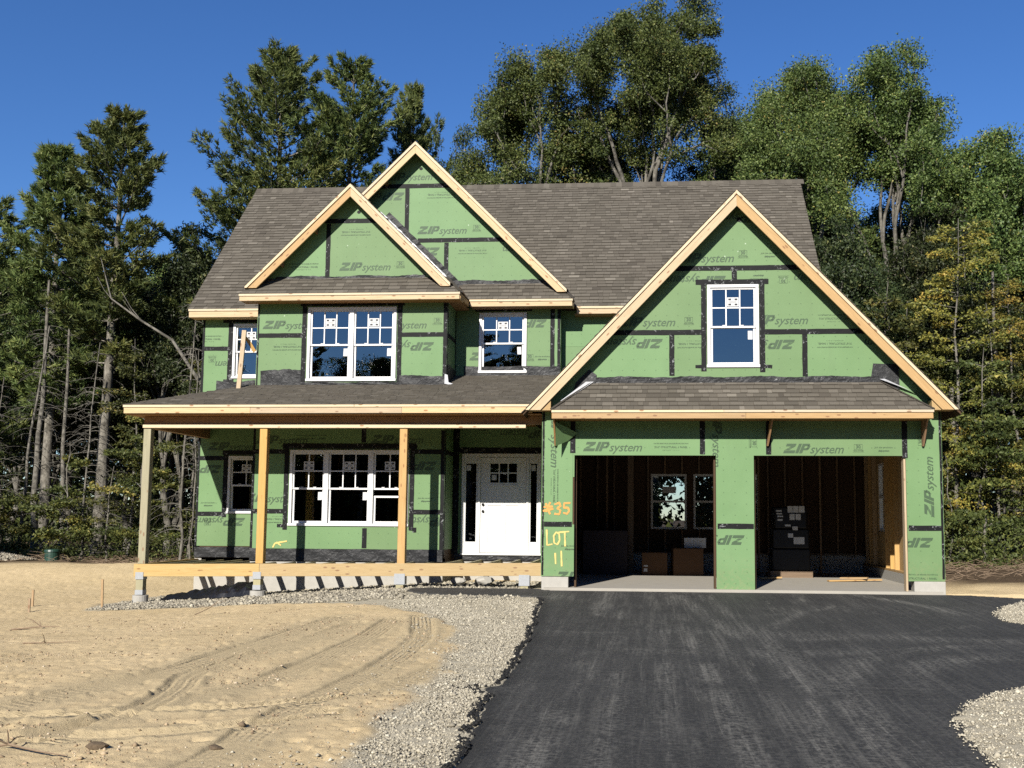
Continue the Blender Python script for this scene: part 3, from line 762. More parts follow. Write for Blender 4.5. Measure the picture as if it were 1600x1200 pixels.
while x<RX1:
    cap.add([(x,24.86,9.475),(x+.145,24.86,9.47),(x+.145,25.0,9.628),(x,25.0,9.634),(x+.145,25.14,9.47),(x,25.14,9.475)],[(0,1,2,3),(3,2,4,5)]); x+=.14
o=cap.build('ridge_cap',MSHIN,mdeck); a=o.data.attributes.new('shade','FLOAT','FACE'); a.data.foreach_set('value',[random.random()*.6 for _ in o.data.polygons]); tag(o,kind='stuff')
# garage gable roof
gl=[]
yb=25.2
for sg,xe in ((-1,-2.30),(1,5.46)):
    ze=grz(xe)
    d=roof_deck('garage_roof',[(xe,18.38,ze),(GC,18.38,grz(GC)),(GC,23.0,grz(GC)),(GC if sg<0 else GC,yb if sg>0 else 23.0,grz(GC)),(xe,yb if sg>0 else 21.6,ze)],.055)
    Ls=math.hypot(GC-xe,grz(GC)-ze)
    poly=[(18.34,0),(21.6 if sg<0 else yb,0),(23.0 if sg<0 else yb,Ls),(18.34,Ls)]
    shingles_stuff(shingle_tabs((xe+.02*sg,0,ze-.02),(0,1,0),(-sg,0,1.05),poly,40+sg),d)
# bay gable roofs
for nm,rz,xc,xl,xr,y0,ylo,yhi,cut_l in (('bay_gable_roof',brz,BC,-8.28,-4.02,20.08,22.2,23.7,None),('entry_gable_roof',crz,CCX,-6.75,-1.74,21.03,22.3,24.8,None)):
    for sg,xe in ((-1,xl),(1,xr)):
        ze=rz(xe); Ls=math.hypot(xc-xe,rz(xc)-ze)
        ylo2=21.42+max(0,(ze-5.75)/1.07)+.25
        if nm=='bay_gable_roof' and sg>0: yend=(21.34,21.34)
        else: yend=(ylo2,21.42+(rz(xc)-5.75)/1.07+.1)
        d=roof_deck(nm,[(xe,y0,ze),(xc,y0,rz(xc)),(xc,yend[1],rz(xc)),(xe,yend[0],ze)],.05)
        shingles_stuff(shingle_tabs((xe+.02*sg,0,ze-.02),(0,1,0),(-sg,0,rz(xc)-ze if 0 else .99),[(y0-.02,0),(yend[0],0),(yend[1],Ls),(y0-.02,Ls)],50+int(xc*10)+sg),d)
# rake boards: a wide board and a narrow light strip above it
def rake(xc,rz,xe,y,wd,mat,zmin=0.0,mat2=MSTRIP):
    zt=rz(xc); ze=rz(xe); sg=1 if xe>xc else -1
    dx,dz=xe-xc,ze-zt; Ln=math.hypot(dx,dz); nx,nz=-dz/Ln*(-1 if sg<0 else 1),dx/Ln*(-1 if sg<0 else 1)
    n=Vector((nx,0,nz)); 
    if n.z<0: n=-n
    A=Vector((xc,y,zt)); B=Vector((xe,y,ze))
    # plumb cut at the peak: build as a prism in x,z
    def board(o0,o1,y0,y1,m,name,x_end=0.0):
        vo=o0/ n.z; vi=o1/n.z
        p=clip([(xc,zt-vo),(xe,ze-vo),(xe,ze-vi),(xc,zt-vi)],0,-1,-zmin); k=len(p)
        v=[(a,y0,b) for a,b in p]+[(a,y1,b) for a,b in p]
        # local frame along the board so the grain follows it
        x=(B-A).normalized(); z=n; yy=z.cross(x)
        Mw=Matrix((x,yy,z)).transposed().to_4x4(); Mw.translation=A
        inv=Mw.inverted(); v=[inv@Vector(q) for q in v]
        o=mobj(name,v,[tuple(range(k)),tuple(range(2*k-1,k-1,-1))]+[(i,k+i,k+(i+1)%k,(i+1)%k) for i in range(k)],m,house,Mw); bevel(o,.003); return o
    board(.004,.055,y-.045,y+.02,mat2,'rake_strip'); board(.058,wd,y-.02,y+.02,mat,'rake_board')
    # shadow board between rake and wall
for a in ((GC,grz,-2.30,18.40,.205,MLUM,3.20),(GC,grz,5.46,18.40,.205,MLUM2,3.20)): rake(*a)
for xc,rz,xe,y,wd,m in ((BC,brz,-8.28,20.10,.19,MLUM2),(BC,brz,-4.02,20.10,.19,MLUM),(CCX,crz,-6.3,21.05,.185,MLUM),(CCX,crz,-1.74,21.05,.185,MLUM)): rake(xc,rz,xe,y,wd,m,5.90 if xc==BC else 5.97)
# boxed ends at the foot of the garage rakes, made of strand board
for x0,x1,sg in ((-2.28,-1.80,1),(4.97,5.44,-1)):
    xi=x1 if sg>0 else x0; xo=x0 if sg>0 else x1
    p=[(xo,3.20),(xi,3.20),(xi,grz(xi)-.30),(xo,max(3.22,grz(xo)-.12))]
    v=[(a,18.415,b) for a,b in p]+[(a,18.69,b) for a,b in p]
    mobj('eave_return',v,[(0,1,2,3),(7,6,5,4),(0,4,5,1),(1,5,6,2),(2,6,7,3),(3,7,4,0)],MOSB,house)
# lookouts/nail blocks under the rakes
for xc,rz,Y0,Y1,xs in ((GC,grz,18.42,18.69,(-1.2,-.4,.4,2.7,3.6,4.4)),(BC,brz,20.12,20.39,(-7.6,-6.9,-5.4,-4.8)),(CCX,crz,21.07,21.34,(-5.7,-4.3,-3.4,-2.5))):
    for x in xs: lumber('lookout',(x,Y0,rz(x)-.16),(x,Y1,rz(x)-.16),.09,.04,MLUMD,house,bev=0)

# eave fascia boards of main roof and skirts
def fascia(x0,x1,y,z0,z1,mat=MLUM,strip=.045):
    rr=random.Random(int(x0*100+y*10)); cuts=[x0]
    while x1-cuts[-1]>4.9: cuts.append(cuts[-1]+rr.uniform(2.4,3.7))
    cuts.append(x1)
    for a_,b_ in zip(cuts[:-1],cuts[1:]):
        e=rr.uniform(-.002,.002); lumber('fascia_board',(a_,y+e,(z0+z1-strip)/2),(b_-.003,y+e,(z0+z1-strip)/2),z1-strip-z0-.002,.038,mat,house)
    m_=(x0+x1)/2+rr.uniform(-.6,.6)
    for a_,b_ in ((x0-.01,m_),(m_+.002,x1+.01)): lumber('fascia_strip',(a_,y-.012,z1-strip/2),(b_,y-.012,z1-strip/2),strip,.05,MSTRIP,house)
fascia(RX0+.01,-8.12,21.40,5.56,5.74); fascia(-1.55,3.6,21.40,5.57,5.73)
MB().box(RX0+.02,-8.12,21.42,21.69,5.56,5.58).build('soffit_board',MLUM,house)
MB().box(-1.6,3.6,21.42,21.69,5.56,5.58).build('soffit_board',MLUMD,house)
# bay skirt roof
def skirt(name,x0,x1,y0,z0,xt0,xt1,y1,z1,seed,single=False,fz=.155,fmat=MLUM,ends=(True,True)):
    d=roof_deck(name,[(x0,y0,z0),(x1,y0,z0),(xt1,y1,z1),(xt0,y1,z1)],.03)
    Ls=math.hypot(y1-y0,z1-z0)
    tabs=shingle_tabs((0,y0-.015,z0-.012),(1,0,0),(0,y1-y0,z1-z0),[(x0-.01,0),(x1+.01,0),(xt1,Ls+.01),(xt0,Ls+.01)],seed)
    (shingles_single if single else shingles_stuff)(tabs,d)
    # hip end faces
    for e,xa,xb,sg in ((ends[0],x0,xt0,-1),(ends[1],x1,xt1,1)):
        if e and abs(xa-xb)>.05:
            d2=roof_deck(name,[(xa,y0,z0),(xb,y1,z1),(xa,y1,z0)] if sg<0 else [(xa,y0,z0),(xa,y1,z0),(xb,y1,z1)],.03)
            w_=abs(xa-xb); Lh=math.hypot(w_,z1-z0)
            shingles_stuff(shingle_tabs((xa,0,z0-.01),(0,1,0),(-sg*w_,0,z1-z0),[(y0-.01,0),(y1,0),(y1,Lh)],seed+5),d2)
            cap=MB(); A=Vector((xa,y0,z0)); B=Vector((xb,y1,z1)); 
            lumber('hip_cap',A+Vector((0,0,.012)),B+Vector((0,0,.012)),.012,.09,MSHIN,house,bev=0)
    fascia(x0+.015,x1-.015,y0+.015,z0-fz,z0-.012,fmat)
    for e,xa,sg in ((ends[0],x0,1),(ends[1],x1,-1)):
        if e: lumber('fascia_board',(xa+sg*.02,y0+.04,z0-fz/2-.02),(xa+sg*.02,y1,z0-fz/2-.02),fz-.05,.03,fmat,house,bev=0)
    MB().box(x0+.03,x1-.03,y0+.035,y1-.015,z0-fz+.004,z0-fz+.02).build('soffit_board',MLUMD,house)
skirt('garage_skirt_roof',-1.76,4.93,18.13,3.185,-1.10,4.17,18.685,3.73,60,single=True,fz=.165,fmat=MLUM2)
skirt('bay_skirt_roof',-8.38,-3.80,20.03,5.775,-8.05,-4.16,20.385,6.15,70,ends=(False,True))
# side skirt of the bay and the entry skirt
d=roof_deck('entry_skirt_roof',[(-3.80,20.03,5.775),(-3.80,20.98,5.82),(-4.14,21.33,6.2),(-4.14,20.385,6.15)],.03)
shingles_stuff(shingle_tabs((-3.79,0,5.775),(0,1,0),(-.35,0,.38),[(20.03,0),(21.0,0),(21.33,.5),(20.38,.5)],75),d)
lumber('fascia_board',(-3.815,20.06,5.70),(-3.815,21.0,5.72),.11,.035,MLUM2,house)
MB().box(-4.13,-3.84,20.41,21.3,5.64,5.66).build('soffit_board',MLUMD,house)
skirt('entry_skirt_roof',-3.79,-1.60,20.98,5.82,-4.1,-1.93,21.335,6.22,80,ends=(False,True),fz=.16)
# silver edge of hip flashing on the garage skirt
mobj('hip_flashing',[(-1.62,18.34,3.36),(-1.50,18.30,3.38),(-1.02,18.66,3.76),(-1.12,18.70,3.80)],[(0,1,2,3)],MSILVER,house)
mobj('hip_flashing',[(4.12,18.62,3.78),(4.24,18.60,3.73),(4.78,18.62,3.52),(4.70,18.66,3.56),(4.22,18.66,3.79)],[(0,1,2,3,4)],MSILVER,house)
mobj('hip_flashing',[(-3.99,20.375,3.95),(-4.05,20.375,3.93),(-4.16,20.37,3.95),(-4.16,20.37,4.15),(-4.10,20.372,4.13),(-4.08,20.374,3.98)],[(0,1,2,3,4,5)],MSILVER,house)
# brackets of the garage skirt: a raw triangle of sheathing on edge
def bracket(x,depth=.42,h=.46,th=.03,green=False,lean=0.0):
    v=[];  y1=18.685
    p=[(y1,3.03),(y1-depth,3.03),(y1-depth+.06,2.98),(y1-.06,3.03-h),(y1,3.03-h)]
    n=len(p); v=[(x-th/2+lean*(3.03-z),y,z) for y,z in p]+[(x+th/2+lean*(3.03-z),y,z) for y,z in p]
    mobj('skirt_bracket',v,[tuple(range(n)),tuple(range(2*n-1,n-1,-1))]+[(i,n+i,n+(i+1)%n,(i+1)%n) for i in range(n)],MLUMD if not green else MG,house)
bracket(-1.73,green=False); bracket(2.17,lean=-.12); bracket(4.86)
mobj('skirt_bracket',[(-1.70,18.33,2.98),(-1.32,18.60,2.80),(-1.50,18.66,2.66),(-1.70,18.36,2.54)],[(0,1,2,3)],MG,house)

# porch roof
PS=.335; pl=math.hypot(1,PS)
def pz(y): return 3.345+PS*(y-18.65)
E0=(-9.97,18.65)
d1=roof_deck('porch_roof',[(-9.97,18.65,pz(18.65)),(-4.14,18.65,pz(18.65)),(-4.14,20.4,pz(20.4)),(-8.22,20.4,pz(20.4))],.04)
d2=roof_deck('porch_roof',[(-4.14,18.65,pz(18.65)),(-2.10,18.65,pz(18.65)),(-1.20,21.35,pz(21.35)),(-4.14,21.35,pz(21.35))],.04)
shingles_stuff(shingle_tabs((0,18.63,pz(18.65)-.006),(1,0,0),(0,1,PS),[(-9.99,0),(-4.14,0),(-4.14,1.76*pl),(-8.22,1.76*pl)],90,expo=.12),d1)
shingles_stuff(shingle_tabs((0,18.63,pz(18.65)-.006),(1,0,0),(0,1,PS),[(-4.14,0),(-2.12,0),(-1.25,2.71*pl),(-4.14,2.71*pl)],91,expo=.12),d2)
d3=roof_deck('porch_roof',[(-9.97,18.65,pz(18.65)),(-8.1,20.52,pz(20.52)),(-8.1,21.7,pz(20.52)),(-9.97,21.7,pz(18.65))],.04)
shingles_stuff(shingle_tabs((-9.99,0,pz(18.65)-.006),(0,1,0),(1,0,PS),[(18.63,0),(21.68,0),(21.68,1.88*pl),(20.5,1.88*pl)],92),d3)
fascia(-9.96,-2.16,18.66,3.175,3.335); lumber('fascia_board',(-9.955,18.70,3.235),(-9.955,21.7,3.235),.115,.03,MLUM,house)
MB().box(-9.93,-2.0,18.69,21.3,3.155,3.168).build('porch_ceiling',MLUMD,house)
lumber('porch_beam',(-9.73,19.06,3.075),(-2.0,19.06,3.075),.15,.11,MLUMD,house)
lumber('porch_beam_plate',(-9.74,19.04,2.963),(-2.32,19.04,2.963),.072,.14,MSTRIP,house)
lumber('porch_beam',(-9.665,19.12,3.04),(-9.665,21.69,3.04),.22,.13,MLUMD,house)
# posts
def post(x,zb,mat):
    o=lumber('porch_post',(x,19.075,zb),(x,19.075,2.927),.145,.145,mat,house,upv=(0,1,0),bev=.006)
post(-9.66,.33,MPT); post(-7.36,.36,MLUM2); post(-4.645,.38,MLUM2)
# deck frame: no boards laid yet
def dz(x): return .327+.094*(x+9.79)/7.78
for x0,x1 in ((-9.80,-7.352),(-7.348,-2.0)):
    lumber('deck_rim_board',(x0,19.015,dz(x0)-.117),(x1,19.015,dz(x1)-.117),.236,.04,MBAND,house)
for x in np.arange(-9.6,-2.0,.406):
    y1=20.41 if BX0<x<BX1 else (21.69 if x<BX0 else 21.34)
    lumber('deck_joist',(x,19.04,dz(x)-.12),(x,y1,dz(x)-.12),.19,.04,MPT,house,bev=0)
lumber('deck_rim_board',(-9.78,19.04,dz(-9.8)-.12),(-9.78,21.7,dz(-9.8)-.12),.236,.04,MBAND,house)
# piers
for x,zt,zb,zc in ((-9.68,.10,-.24,-.26),(-7.39,.13,-.12,-.15)):
    lumber('pier_post',(x,19.07,zb),(x,19.07,dz(x)-.2),.14,.14,MPT,house,upv=(0,1,0))
    MB().box(x-.078,x+.078,18.985,19.15,zt-.06,zt+.075).build('post_cap',MGALV,house)
    MB().box(x-.075,x+.075,18.99,19.145,zb-.01,zb+.08).build('post_base',MGALV,house)
    MB().cyl((x,19.07,-1.0),.145,zc+1.0-.0,20).build('concrete_pier',MCONC,house,smooth=False)
for x in (-4.66,-2.32):
    MB().box(x-.1,x+.1,18.985,19.15,.0,.20).build('post_cap',MGALV,house)
    MB().box(x-.07,x+.07,19.0,19.14,-.4,.0).build('pier_post',MPT,house)
# ------------------------------------------------------------------ windows and entry door
def window(x0,x1,z0,z1,Y,units,grid,stickers=True,seed=0,plates=None,opened=None):
    """white double-hung window group. units: list of width weights; grid: list of (columns, rows) of the upper sash"""
    r=random.Random(seed)
    cxm=(x0+x1)/2; fr=.058; pr=.03
    mb=MB(); yf=Y-pr; yb=Y+.07
    mb.box(x0,x1,yf,yb,z1-fr,z1); mb.box(x0-.012,x1+.012,yf-.012,yb,z0,z0+fr*.9)
    mb.box(x0,x0+fr,yf,yb,z0+fr*.9,z1-fr); mb.box(x1-fr,x1,yf,yb,z0+fr*.9,z1-fr)
    tot=sum(units); mull=.085; xs=[]; W_=x1-x0-2*fr-mull*(len(units)-1); x=x0+fr
    for i,w in enumerate(units):
        a=x; b=x+W_*w/tot; xs.append((a,b)); x=b+mull
        if i<len(units)-1: mb.box(b,b+mull,yf-.003,yb,z0+fr*.9,z1-fr)
    win=mb.build('window',MWHITE,house); bevel(win,.005)
    zb0=z0+fr*.9; zt0=z1-fr; mid=zb0+(zt0-zb0)*.49
    for i,(a,b) in enumerate(xs):
        low_top=mid; 
        zl=zb0
        for part,(s0,s1,ys,st) in dict(up=(mid-.02,zt0,Y+.02,.032),lo=(zl,mid+.022,Y+.052 if 0 else Y+.045,.04)).items():
            if part=='lo' and opened==i: s1-=.16
            m=MB(); y0,y1=(ys-.022,ys+.012)
            m.box(a+.004,b-.004,y0,y1,s1-st,s1-.001); m.box(a+.004,b-.004,y0,y1,s0+.001,s0+st*1.15); m.box(a+.004,a+.004+st,y0,y1,s0+st*1.15,s1-st); m.box(b-.004-st,b-.004,y0,y1,s0+st*1.15,s1-st)
            sash=m.build('sash',MWHITE,win); bevel(sash,.003)
            gx0,gx1,gz0,gz1=a+.004+st,b-.004-st,s0+st*1.15,s1-st
            nc,nr=grid[i] if part=='up' else (1,1)
            mu=.022
            for k in range(1,nc):
                xx=gx0+(gx1-gx0)*k/nc; MB().box(xx-mu/2,xx+mu/2,ys-.012,ys+.008,gz0,gz1).build('muntin',MWHITE,win)
            for k in range(1,nr):
                zz=gz0+(gz1-gz0)*k/nr; MB().box(gx0,gx1,ys-.0125,ys+.0085,zz-mu/2,zz+mu/2).build('muntin',MWHITE,win)
            tl=(r.uniform(-.002,.002),r.uniform(-.002,.002))
            for p in range(nc):
                for q in range(nr):
                    xa,xb=gx0+(gx1-gx0)*p/nc,gx0+(gx1-gx0)*(p+1)/nc; za,zb_=gz0+(gz1-gz0)*q/nr,gz0+(gz1-gz0)*(q+1)/nr
                    yy=lambda x_,z_: ys+tl[0]*(x_-a)+tl[1]*(z_-s0)
                    mobj('pane',[(xa,yy(xa,za),za),(xb,yy(xb,za),za),(xb,yy(xb,zb_),zb_),(xa,yy(xa,zb_),zb_)],[(0,1,2,3)],MGLASS,win)
            if part=='up' and stickers:
                cx,cz=(gx0+gx1)/2,gz0+(gz1-gz0)*.66
                w_=min(.21,(gx1-gx0)/nc*.98 if nc==3 else .21); h_=.17
                ysk=ys-.015
                st_=MB().box(cx-w_/2,cx+w_/2,ysk-.002,ysk,cz-h_/2,cz+h_/2).build('sticker',MPAPER,win)
                ink=MB()
                for sx,sz in ((-.27,.28),(.27,.28),(-.27,-.28),(.27,-.28)):
                    ink.box(cx+sx*w_-.026,cx+sx*w_+.026,ysk-.003,ysk-.0021,cz+sz*h_-.017,cz+sz*h_+.017)
                for k in (-.01,.012): ink.box(cx-w_*.33,cx+w_*.33,ysk-.003,ysk-.0021,cz+k-.003,cz+k+.003)
                ink.build('sticker_print',MINK,win)
            if part=='lo' and stickers and opened!=i:
                xr=gx1-.012; zz=gz1-.05; tilt=r.uniform(-.06,.06); ysk=ys-.004
                v=[(xr-.085,ysk-.002,zz-.16),(xr,ysk-.002,zz-.16),(xr+tilt*.16,ysk-.002,zz),(xr-.085+tilt*.16,ysk-.002,zz)]
                mobj('sticker',v+[(p[0],p[1]+.0015,p[2]) for p in v],BOXF,MPAPER,win)
        # sash locks
        for fx in (.3,.7):
            MB().box(a+(b-a)*fx-.03,a+(b-a)*fx+.03,Y-.0,Y+.02,mid+.023,mid+.035).build('sash_lock',MWHITE,win)
    return win
window(1.05,1.99,4.01,5.55,YG,[1],[(3,2)],seed=1)
window(-7.04,-5.18,4.01,5.55,YB,[1,1],[(3,2),(3,2)],seed=2)
window(-9.16,-8.36,4.25,5.47,YA,[1],[(2,2)],seed=3)
window(-3.63,-2.61,4.30,5.60,YC,[1],[(3,2)],seed=4)
window(-7.32,-4.86,1.06,2.60,YB,[.74,.94,.74],[(2,2),(3,2),(2,2)],seed=5,opened=2)
window(-9.16,-8.36,1.30,2.55,YA,[1],[(2,2)],seed=6)
# rear garage windows and side ones
def simple_window(v,axis,Y,x0,x1,z0,z1,name='window'):
    mb=MB()
    def bx(a0,a1,z0_,z1_): 
        if axis=='x': mb.box(a0,a1,Y-.05,Y+.04,z0_,z1_)
        else: mb.box(Y-.04,Y+.05,a0,a1,z0_,z1_)
    f=.05; bx(x0,x1,z1-f,z1); bx(x0,x1,z0,z0+f); bx(x0,x0+f,z0+f,z1-f); bx(x1-f,x1,z0+f,z1-f); zm=(z0+z1)/2; bx(x0+f,x1-f,zm-.025,zm+.025)
    if v: xm=(x0+x1)/2; bx(xm-.04,xm+.04,z0+f,zm-.025); bx(xm-.04,xm+.04,zm+.025,z1-f)
    w=mb.build(name,MWHITE,house)
    for za,zb_ in ((z0+f,zm-.025),(zm+.025,z1-f)):
        if axis=='x': mobj('pane',[(x0+f,Y,za),(x1-f,Y,za),(x1-f,Y,zb_),(x0+f,Y,zb_)],[(0,1,2,3)],MGLASS,w)
        else: mobj('pane',[(Y,x0+f,za),(Y,x1-f,za),(Y,x1-f,zb_),(Y,x0+f,zb_)],[(0,1,2,3)],MGLASS,w)
    return w
w=simple_window(False,'x',24.86,.02,.88,1.0,2.32); MB().box(.30,.62,24.835,24.838,1.86,2.02).build('sticker',MPAPER,w)
simple_window(True,'x',24.86,1.04,2.6,1.0,2.32)
simple_window(False,'y',GX1-.05,20.3,21.1,1.0,2.5); simple_window(False,'y',GX1-.05,22.6,23.4,1.0,2.5)

# entry door with two sidelights
ed=MB(); Y=YC
X0,X1,Z0,Z1=-3.95,-2.27,.47,2.59; DX0,DX1=-3.545,-2.585
ed.box(X0,X1,Y-.04,Y+.09,Z1-.07,Z1); ed.box(X0-.01,X1+.01,Y-.06,Y+.09,Z0,Z0+.045)
for a,b in ((X0,X0+.055),(DX0-.06,DX0-.004),(DX1+.004,DX1+.06),(X1-.055,X1)): ed.box(a,b,Y-.04,Y+.09,Z0+.045,Z1-.07)
door_unit=ed.build('entry_door',MDOORW,house); bevel(door_unit,.006)
for a,b in ((X0+.055,DX0-.06),(DX1+.06,X1-.055)):
    m=MB(); zt,zb_=Z1-.07,Z0+.045; gz0,gz1=zb_+.23,zt-.14; ga,gb=a+.036,b-.036
    m.box(a,b,Y-.02,Y+.02,gz1,zt); m.box(a,b,Y-.02,Y+.02,zb_,gz0); m.box(a,ga,Y-.02,Y+.02,gz0,gz1); m.box(gb,b,Y-.02,Y+.02,gz0,gz1)
    sl_=m.build('sidelight',MDOORW,door_unit); bevel(sl_,.005)
    mobj('pane',[(ga,Y,gz0),(gb,Y,gz0),(gb,Y,gz1),(ga,Y,gz1)],[(0,1,2,3)],MGLASS,door_unit)
    MB().box(ga+.01,ga+.10,Y-.004,Y-.002,gz1-.15,gz1-.03).build('sticker',MPAPER,door_unit)
# leaf: stiles and rails around a six-light window and two recessed panels
m=MB(); zb_,zt=Z0+.052,Z1-.078; lw=DX1-DX0; gx0,gx1=DX0+.20,DX1-.20; gz0,gz1=zt-.53,zt-.13
m.box(DX0,DX1,Y-.012,Y+.03,gz1,zt); m.box(DX0,gx0,Y-.012,Y+.03,gz0,gz1); m.box(gx1,DX1,Y-.012,Y+.03,gz0,gz1)
pz0,pz1=zb_+.22,zb_+.98
m.box(DX0,DX1,Y-.012,Y+.03,pz1,gz0); m.box(DX0,DX1,Y-.012,Y+.03,zb_,pz0)
pm=(DX0+DX1)/2
for a,b in ((DX0,DX0+.16),(pm-.055,pm+.055),(DX1-.16,DX1)): m.box(a,b,Y-.012,Y+.03,pz0,pz1)
leaf=m.build('door_leaf',MDOORW,door_unit); bevel(leaf,.008,2)
for a,b in ((DX0+.16,pm-.055),(pm+.055,DX1-.16)):
    o=MB().box(a,b,Y+.004,Y+.03,pz0,pz1).box(a+.05,b-.05,Y-.006,Y+.004,pz0+.05,pz1-.05).build('door_panel',MDOORW,door_unit); bevel(o,.01,2)
o=MB().box(gx0-.0,gx1,Y-.03,Y-.012,gz0-.075,gz0-.05).build('door_shelf',MDOORW,door_unit)
for k in range(1,3):
    x=gx0+(gx1-gx0)*k/3; MB().box(x-.012,x+.012,Y-.004,Y+.01,gz0,gz1).build('muntin',MDOORW,door_unit)
zz=(gz0+gz1)/2; MB().box(gx0,gx1,Y-.0045,Y+.0105,zz-.012,zz+.012).build('muntin',MDOORW,door_unit)
for p in range(3):
    for q in range(2):
        xa,xb=gx0+(gx1-gx0)*p/3,gx0+(gx1-gx0)*(p+1)/3; za,zb2=gz0+(gz1-gz0)*q/2,gz0+(gz1-gz0)*(q+1)/2
        mobj('pane',[(xa,Y+.004,za),(xb,Y+.004,za),(xb,Y+.004,zb2),(xa,Y+.004,zb2)],[(0,1,2,3)],MGLASS,door_unit)
MB().box(gx0+.03,gx0+.13,Y-.008,Y-.006,gz0+.05,gz0+.16).build('sticker',MPAPER,door_unit)
for z in (1.52,1.38):
    R_=Matrix.Rotation(math.radians(90),4,'X'); Mk=Matrix.Translation((DX0+.055,Y-.012,z))@R_
    MB().cyl((0,0,0),.028,.03,14,M=Mk).build('door_knob',MBLACK,door_unit)
# ------------------------------------------------------------------ GROUND, DRIVEWAY, GRAVEL
def polyx(Y,tab):
    t=np.array(tab); return np.interp(Y,t[:,0],t[:,1])
XL=[(0,-1.2),(6.5,-1.21),(7.8,-1.24),(8.9,-1.32),(9.7,-1.31),(10.8,-1.33),(13.1,-1.46),(16.1,-1.66),(17.0,-1.72),(17.6,-1.9),(18.7,-1.95)]
XG=[(0,-1.75),(6.4,-1.93),(7.1,-2.0),(7.9,-2.04),(8.7,-2.02),(9.6,-1.95),(10.7,-2.05),(12.7,-2.40),(14.3,-2.9),(15.0,-3.55),(16.3,-4.7),(17.1,-6.4),(17.6,-9.6),(18.0,-10.3),(22,-10.3)]
def zbase(X,Y):
    z=np.where(Y<18.6,-.05-.02*(18.6-Y),-.05)
    tl=np.clip((-4.2-X)/5.5,0,1.1)*sstep(8,17.5,Y)
    z=z-.35*tl
    back=sstep(21,27,Y)*sstep(-10,-13,X)
    z=z+back*(.28+.22*(fbm(X*.35,Y*.35,3,5)-.5)+.25*np.exp(-((X+14)/3.5)**2-((Y-25.5)/2.2)**2))
    rightb=sstep(5.3,7.0,X)*sstep(17.8,20.5,Y); z=z+rightb*.12
    return z
def island(X,Y):
    """shoulder mounds right of the driveway: signed distance-like, >0 inside"""
    xb=np.interp(Y,[4,6.8,7.6,8.2,8.9,9.3,9.75],[2.1,2.19,2.22,2.34,2.66,3.0,3.5])
    a=np.minimum((X-xb)*.8,(9.85+.06*(X-3.4)-Y))
    xb2=np.interp(Y,[14.1,14.7,15.6,16.6,17.6],[5.2,4.87,5.05,5.5,6.2])
    b=np.minimum(np.minimum((X-xb2)*.8,(17.6-Y)),Y-14.05-.12*(X-5))
    return np.maximum(a,b)
TRACKS=[([(-6.6,5.6),(-5.3,7.6),(-4.9,8.8),(-4.62,9.9),(-4.5,11.9),(-4.35,14.2)],.30),([(-4.9,5.8),(-4.25,7.0),(-4.05,8.0),(-4.15,8.9),(-4.35,9.9),(-4.0,12),(-3.9,13.6)],.24),
        ([(-2.95,5.6),(-2.8,6.6),(-2.83,7.6),(-2.74,8.9),(-2.66,10.3),(-2.75,12.3),(-3.2,14.4)],.26),([(-4.5,6.4),(-4.05,7.6),(-3.7,8.6),(-3.48,9.6),(-3.4,12),(-3.5,14)],.26),
        ([(-6.2,7.3),(-4.2,7.8),(-3.0,8.3),(-2.3,9.1),(-2.1,10.2)],.22),([(-7.0,6.6),(-5.0,6.75),(-3.4,7.2),(-2.5,8.0)],.24)]
def track_dist(X,Y,pts):
    pts=np.array(pts); best=np.full(X.shape,9.0); sd=np.zeros(X.shape); al=np.zeros(X.shape); acc=0
    P=[]
    for i in range(len(pts)-1):       # smooth the polyline (Catmull-Rom)
        p0,p1,p2,p3=pts[max(i-1,0)],pts[i],pts[i+1],pts[min(i+2,len(pts)-1)]
        for t in np.linspace(0,1,6)[:-1]: P.append(.5*((2*p1)+(-p0+p2)*t+(2*p0-5*p1+4*p2-p3)*t*t+(-p0+3*p1-3*p2+p3)*t**3))
    P.append(pts[-1]); P=np.array(P)
    for a,b in zip(P[:-1],P[1:]):
        d=b-a; L=np.hypot(*d); t=np.clip(((X-a[0])*d[0]+(Y-a[1])*d[1])/L**2,0,1)
        dx=X-a[0]-t*d[0]; dy=Y-a[1]-t*d[1]; r=np.hypot(dx,dy); m=r<best
        best=np.where(m,r,best); sd=np.where(m,np.sign(d[0]*dy-d[1]*dx)*r,sd); al=np.where(m,acc+t*L,al); acc+=L
    return best,sd,al
ys=[4.4]
while ys[-1]<34: ys.append(ys[-1]*1.0046)
ys=np.array(ys); S_=np.concatenate([np.linspace(-1.0,-.075,640),np.linspace(-.073,.56,150)])
Yg=np.repeat(ys[:,None],len(S_),1); Xg=S_[None,:]*(Yg+3.2)
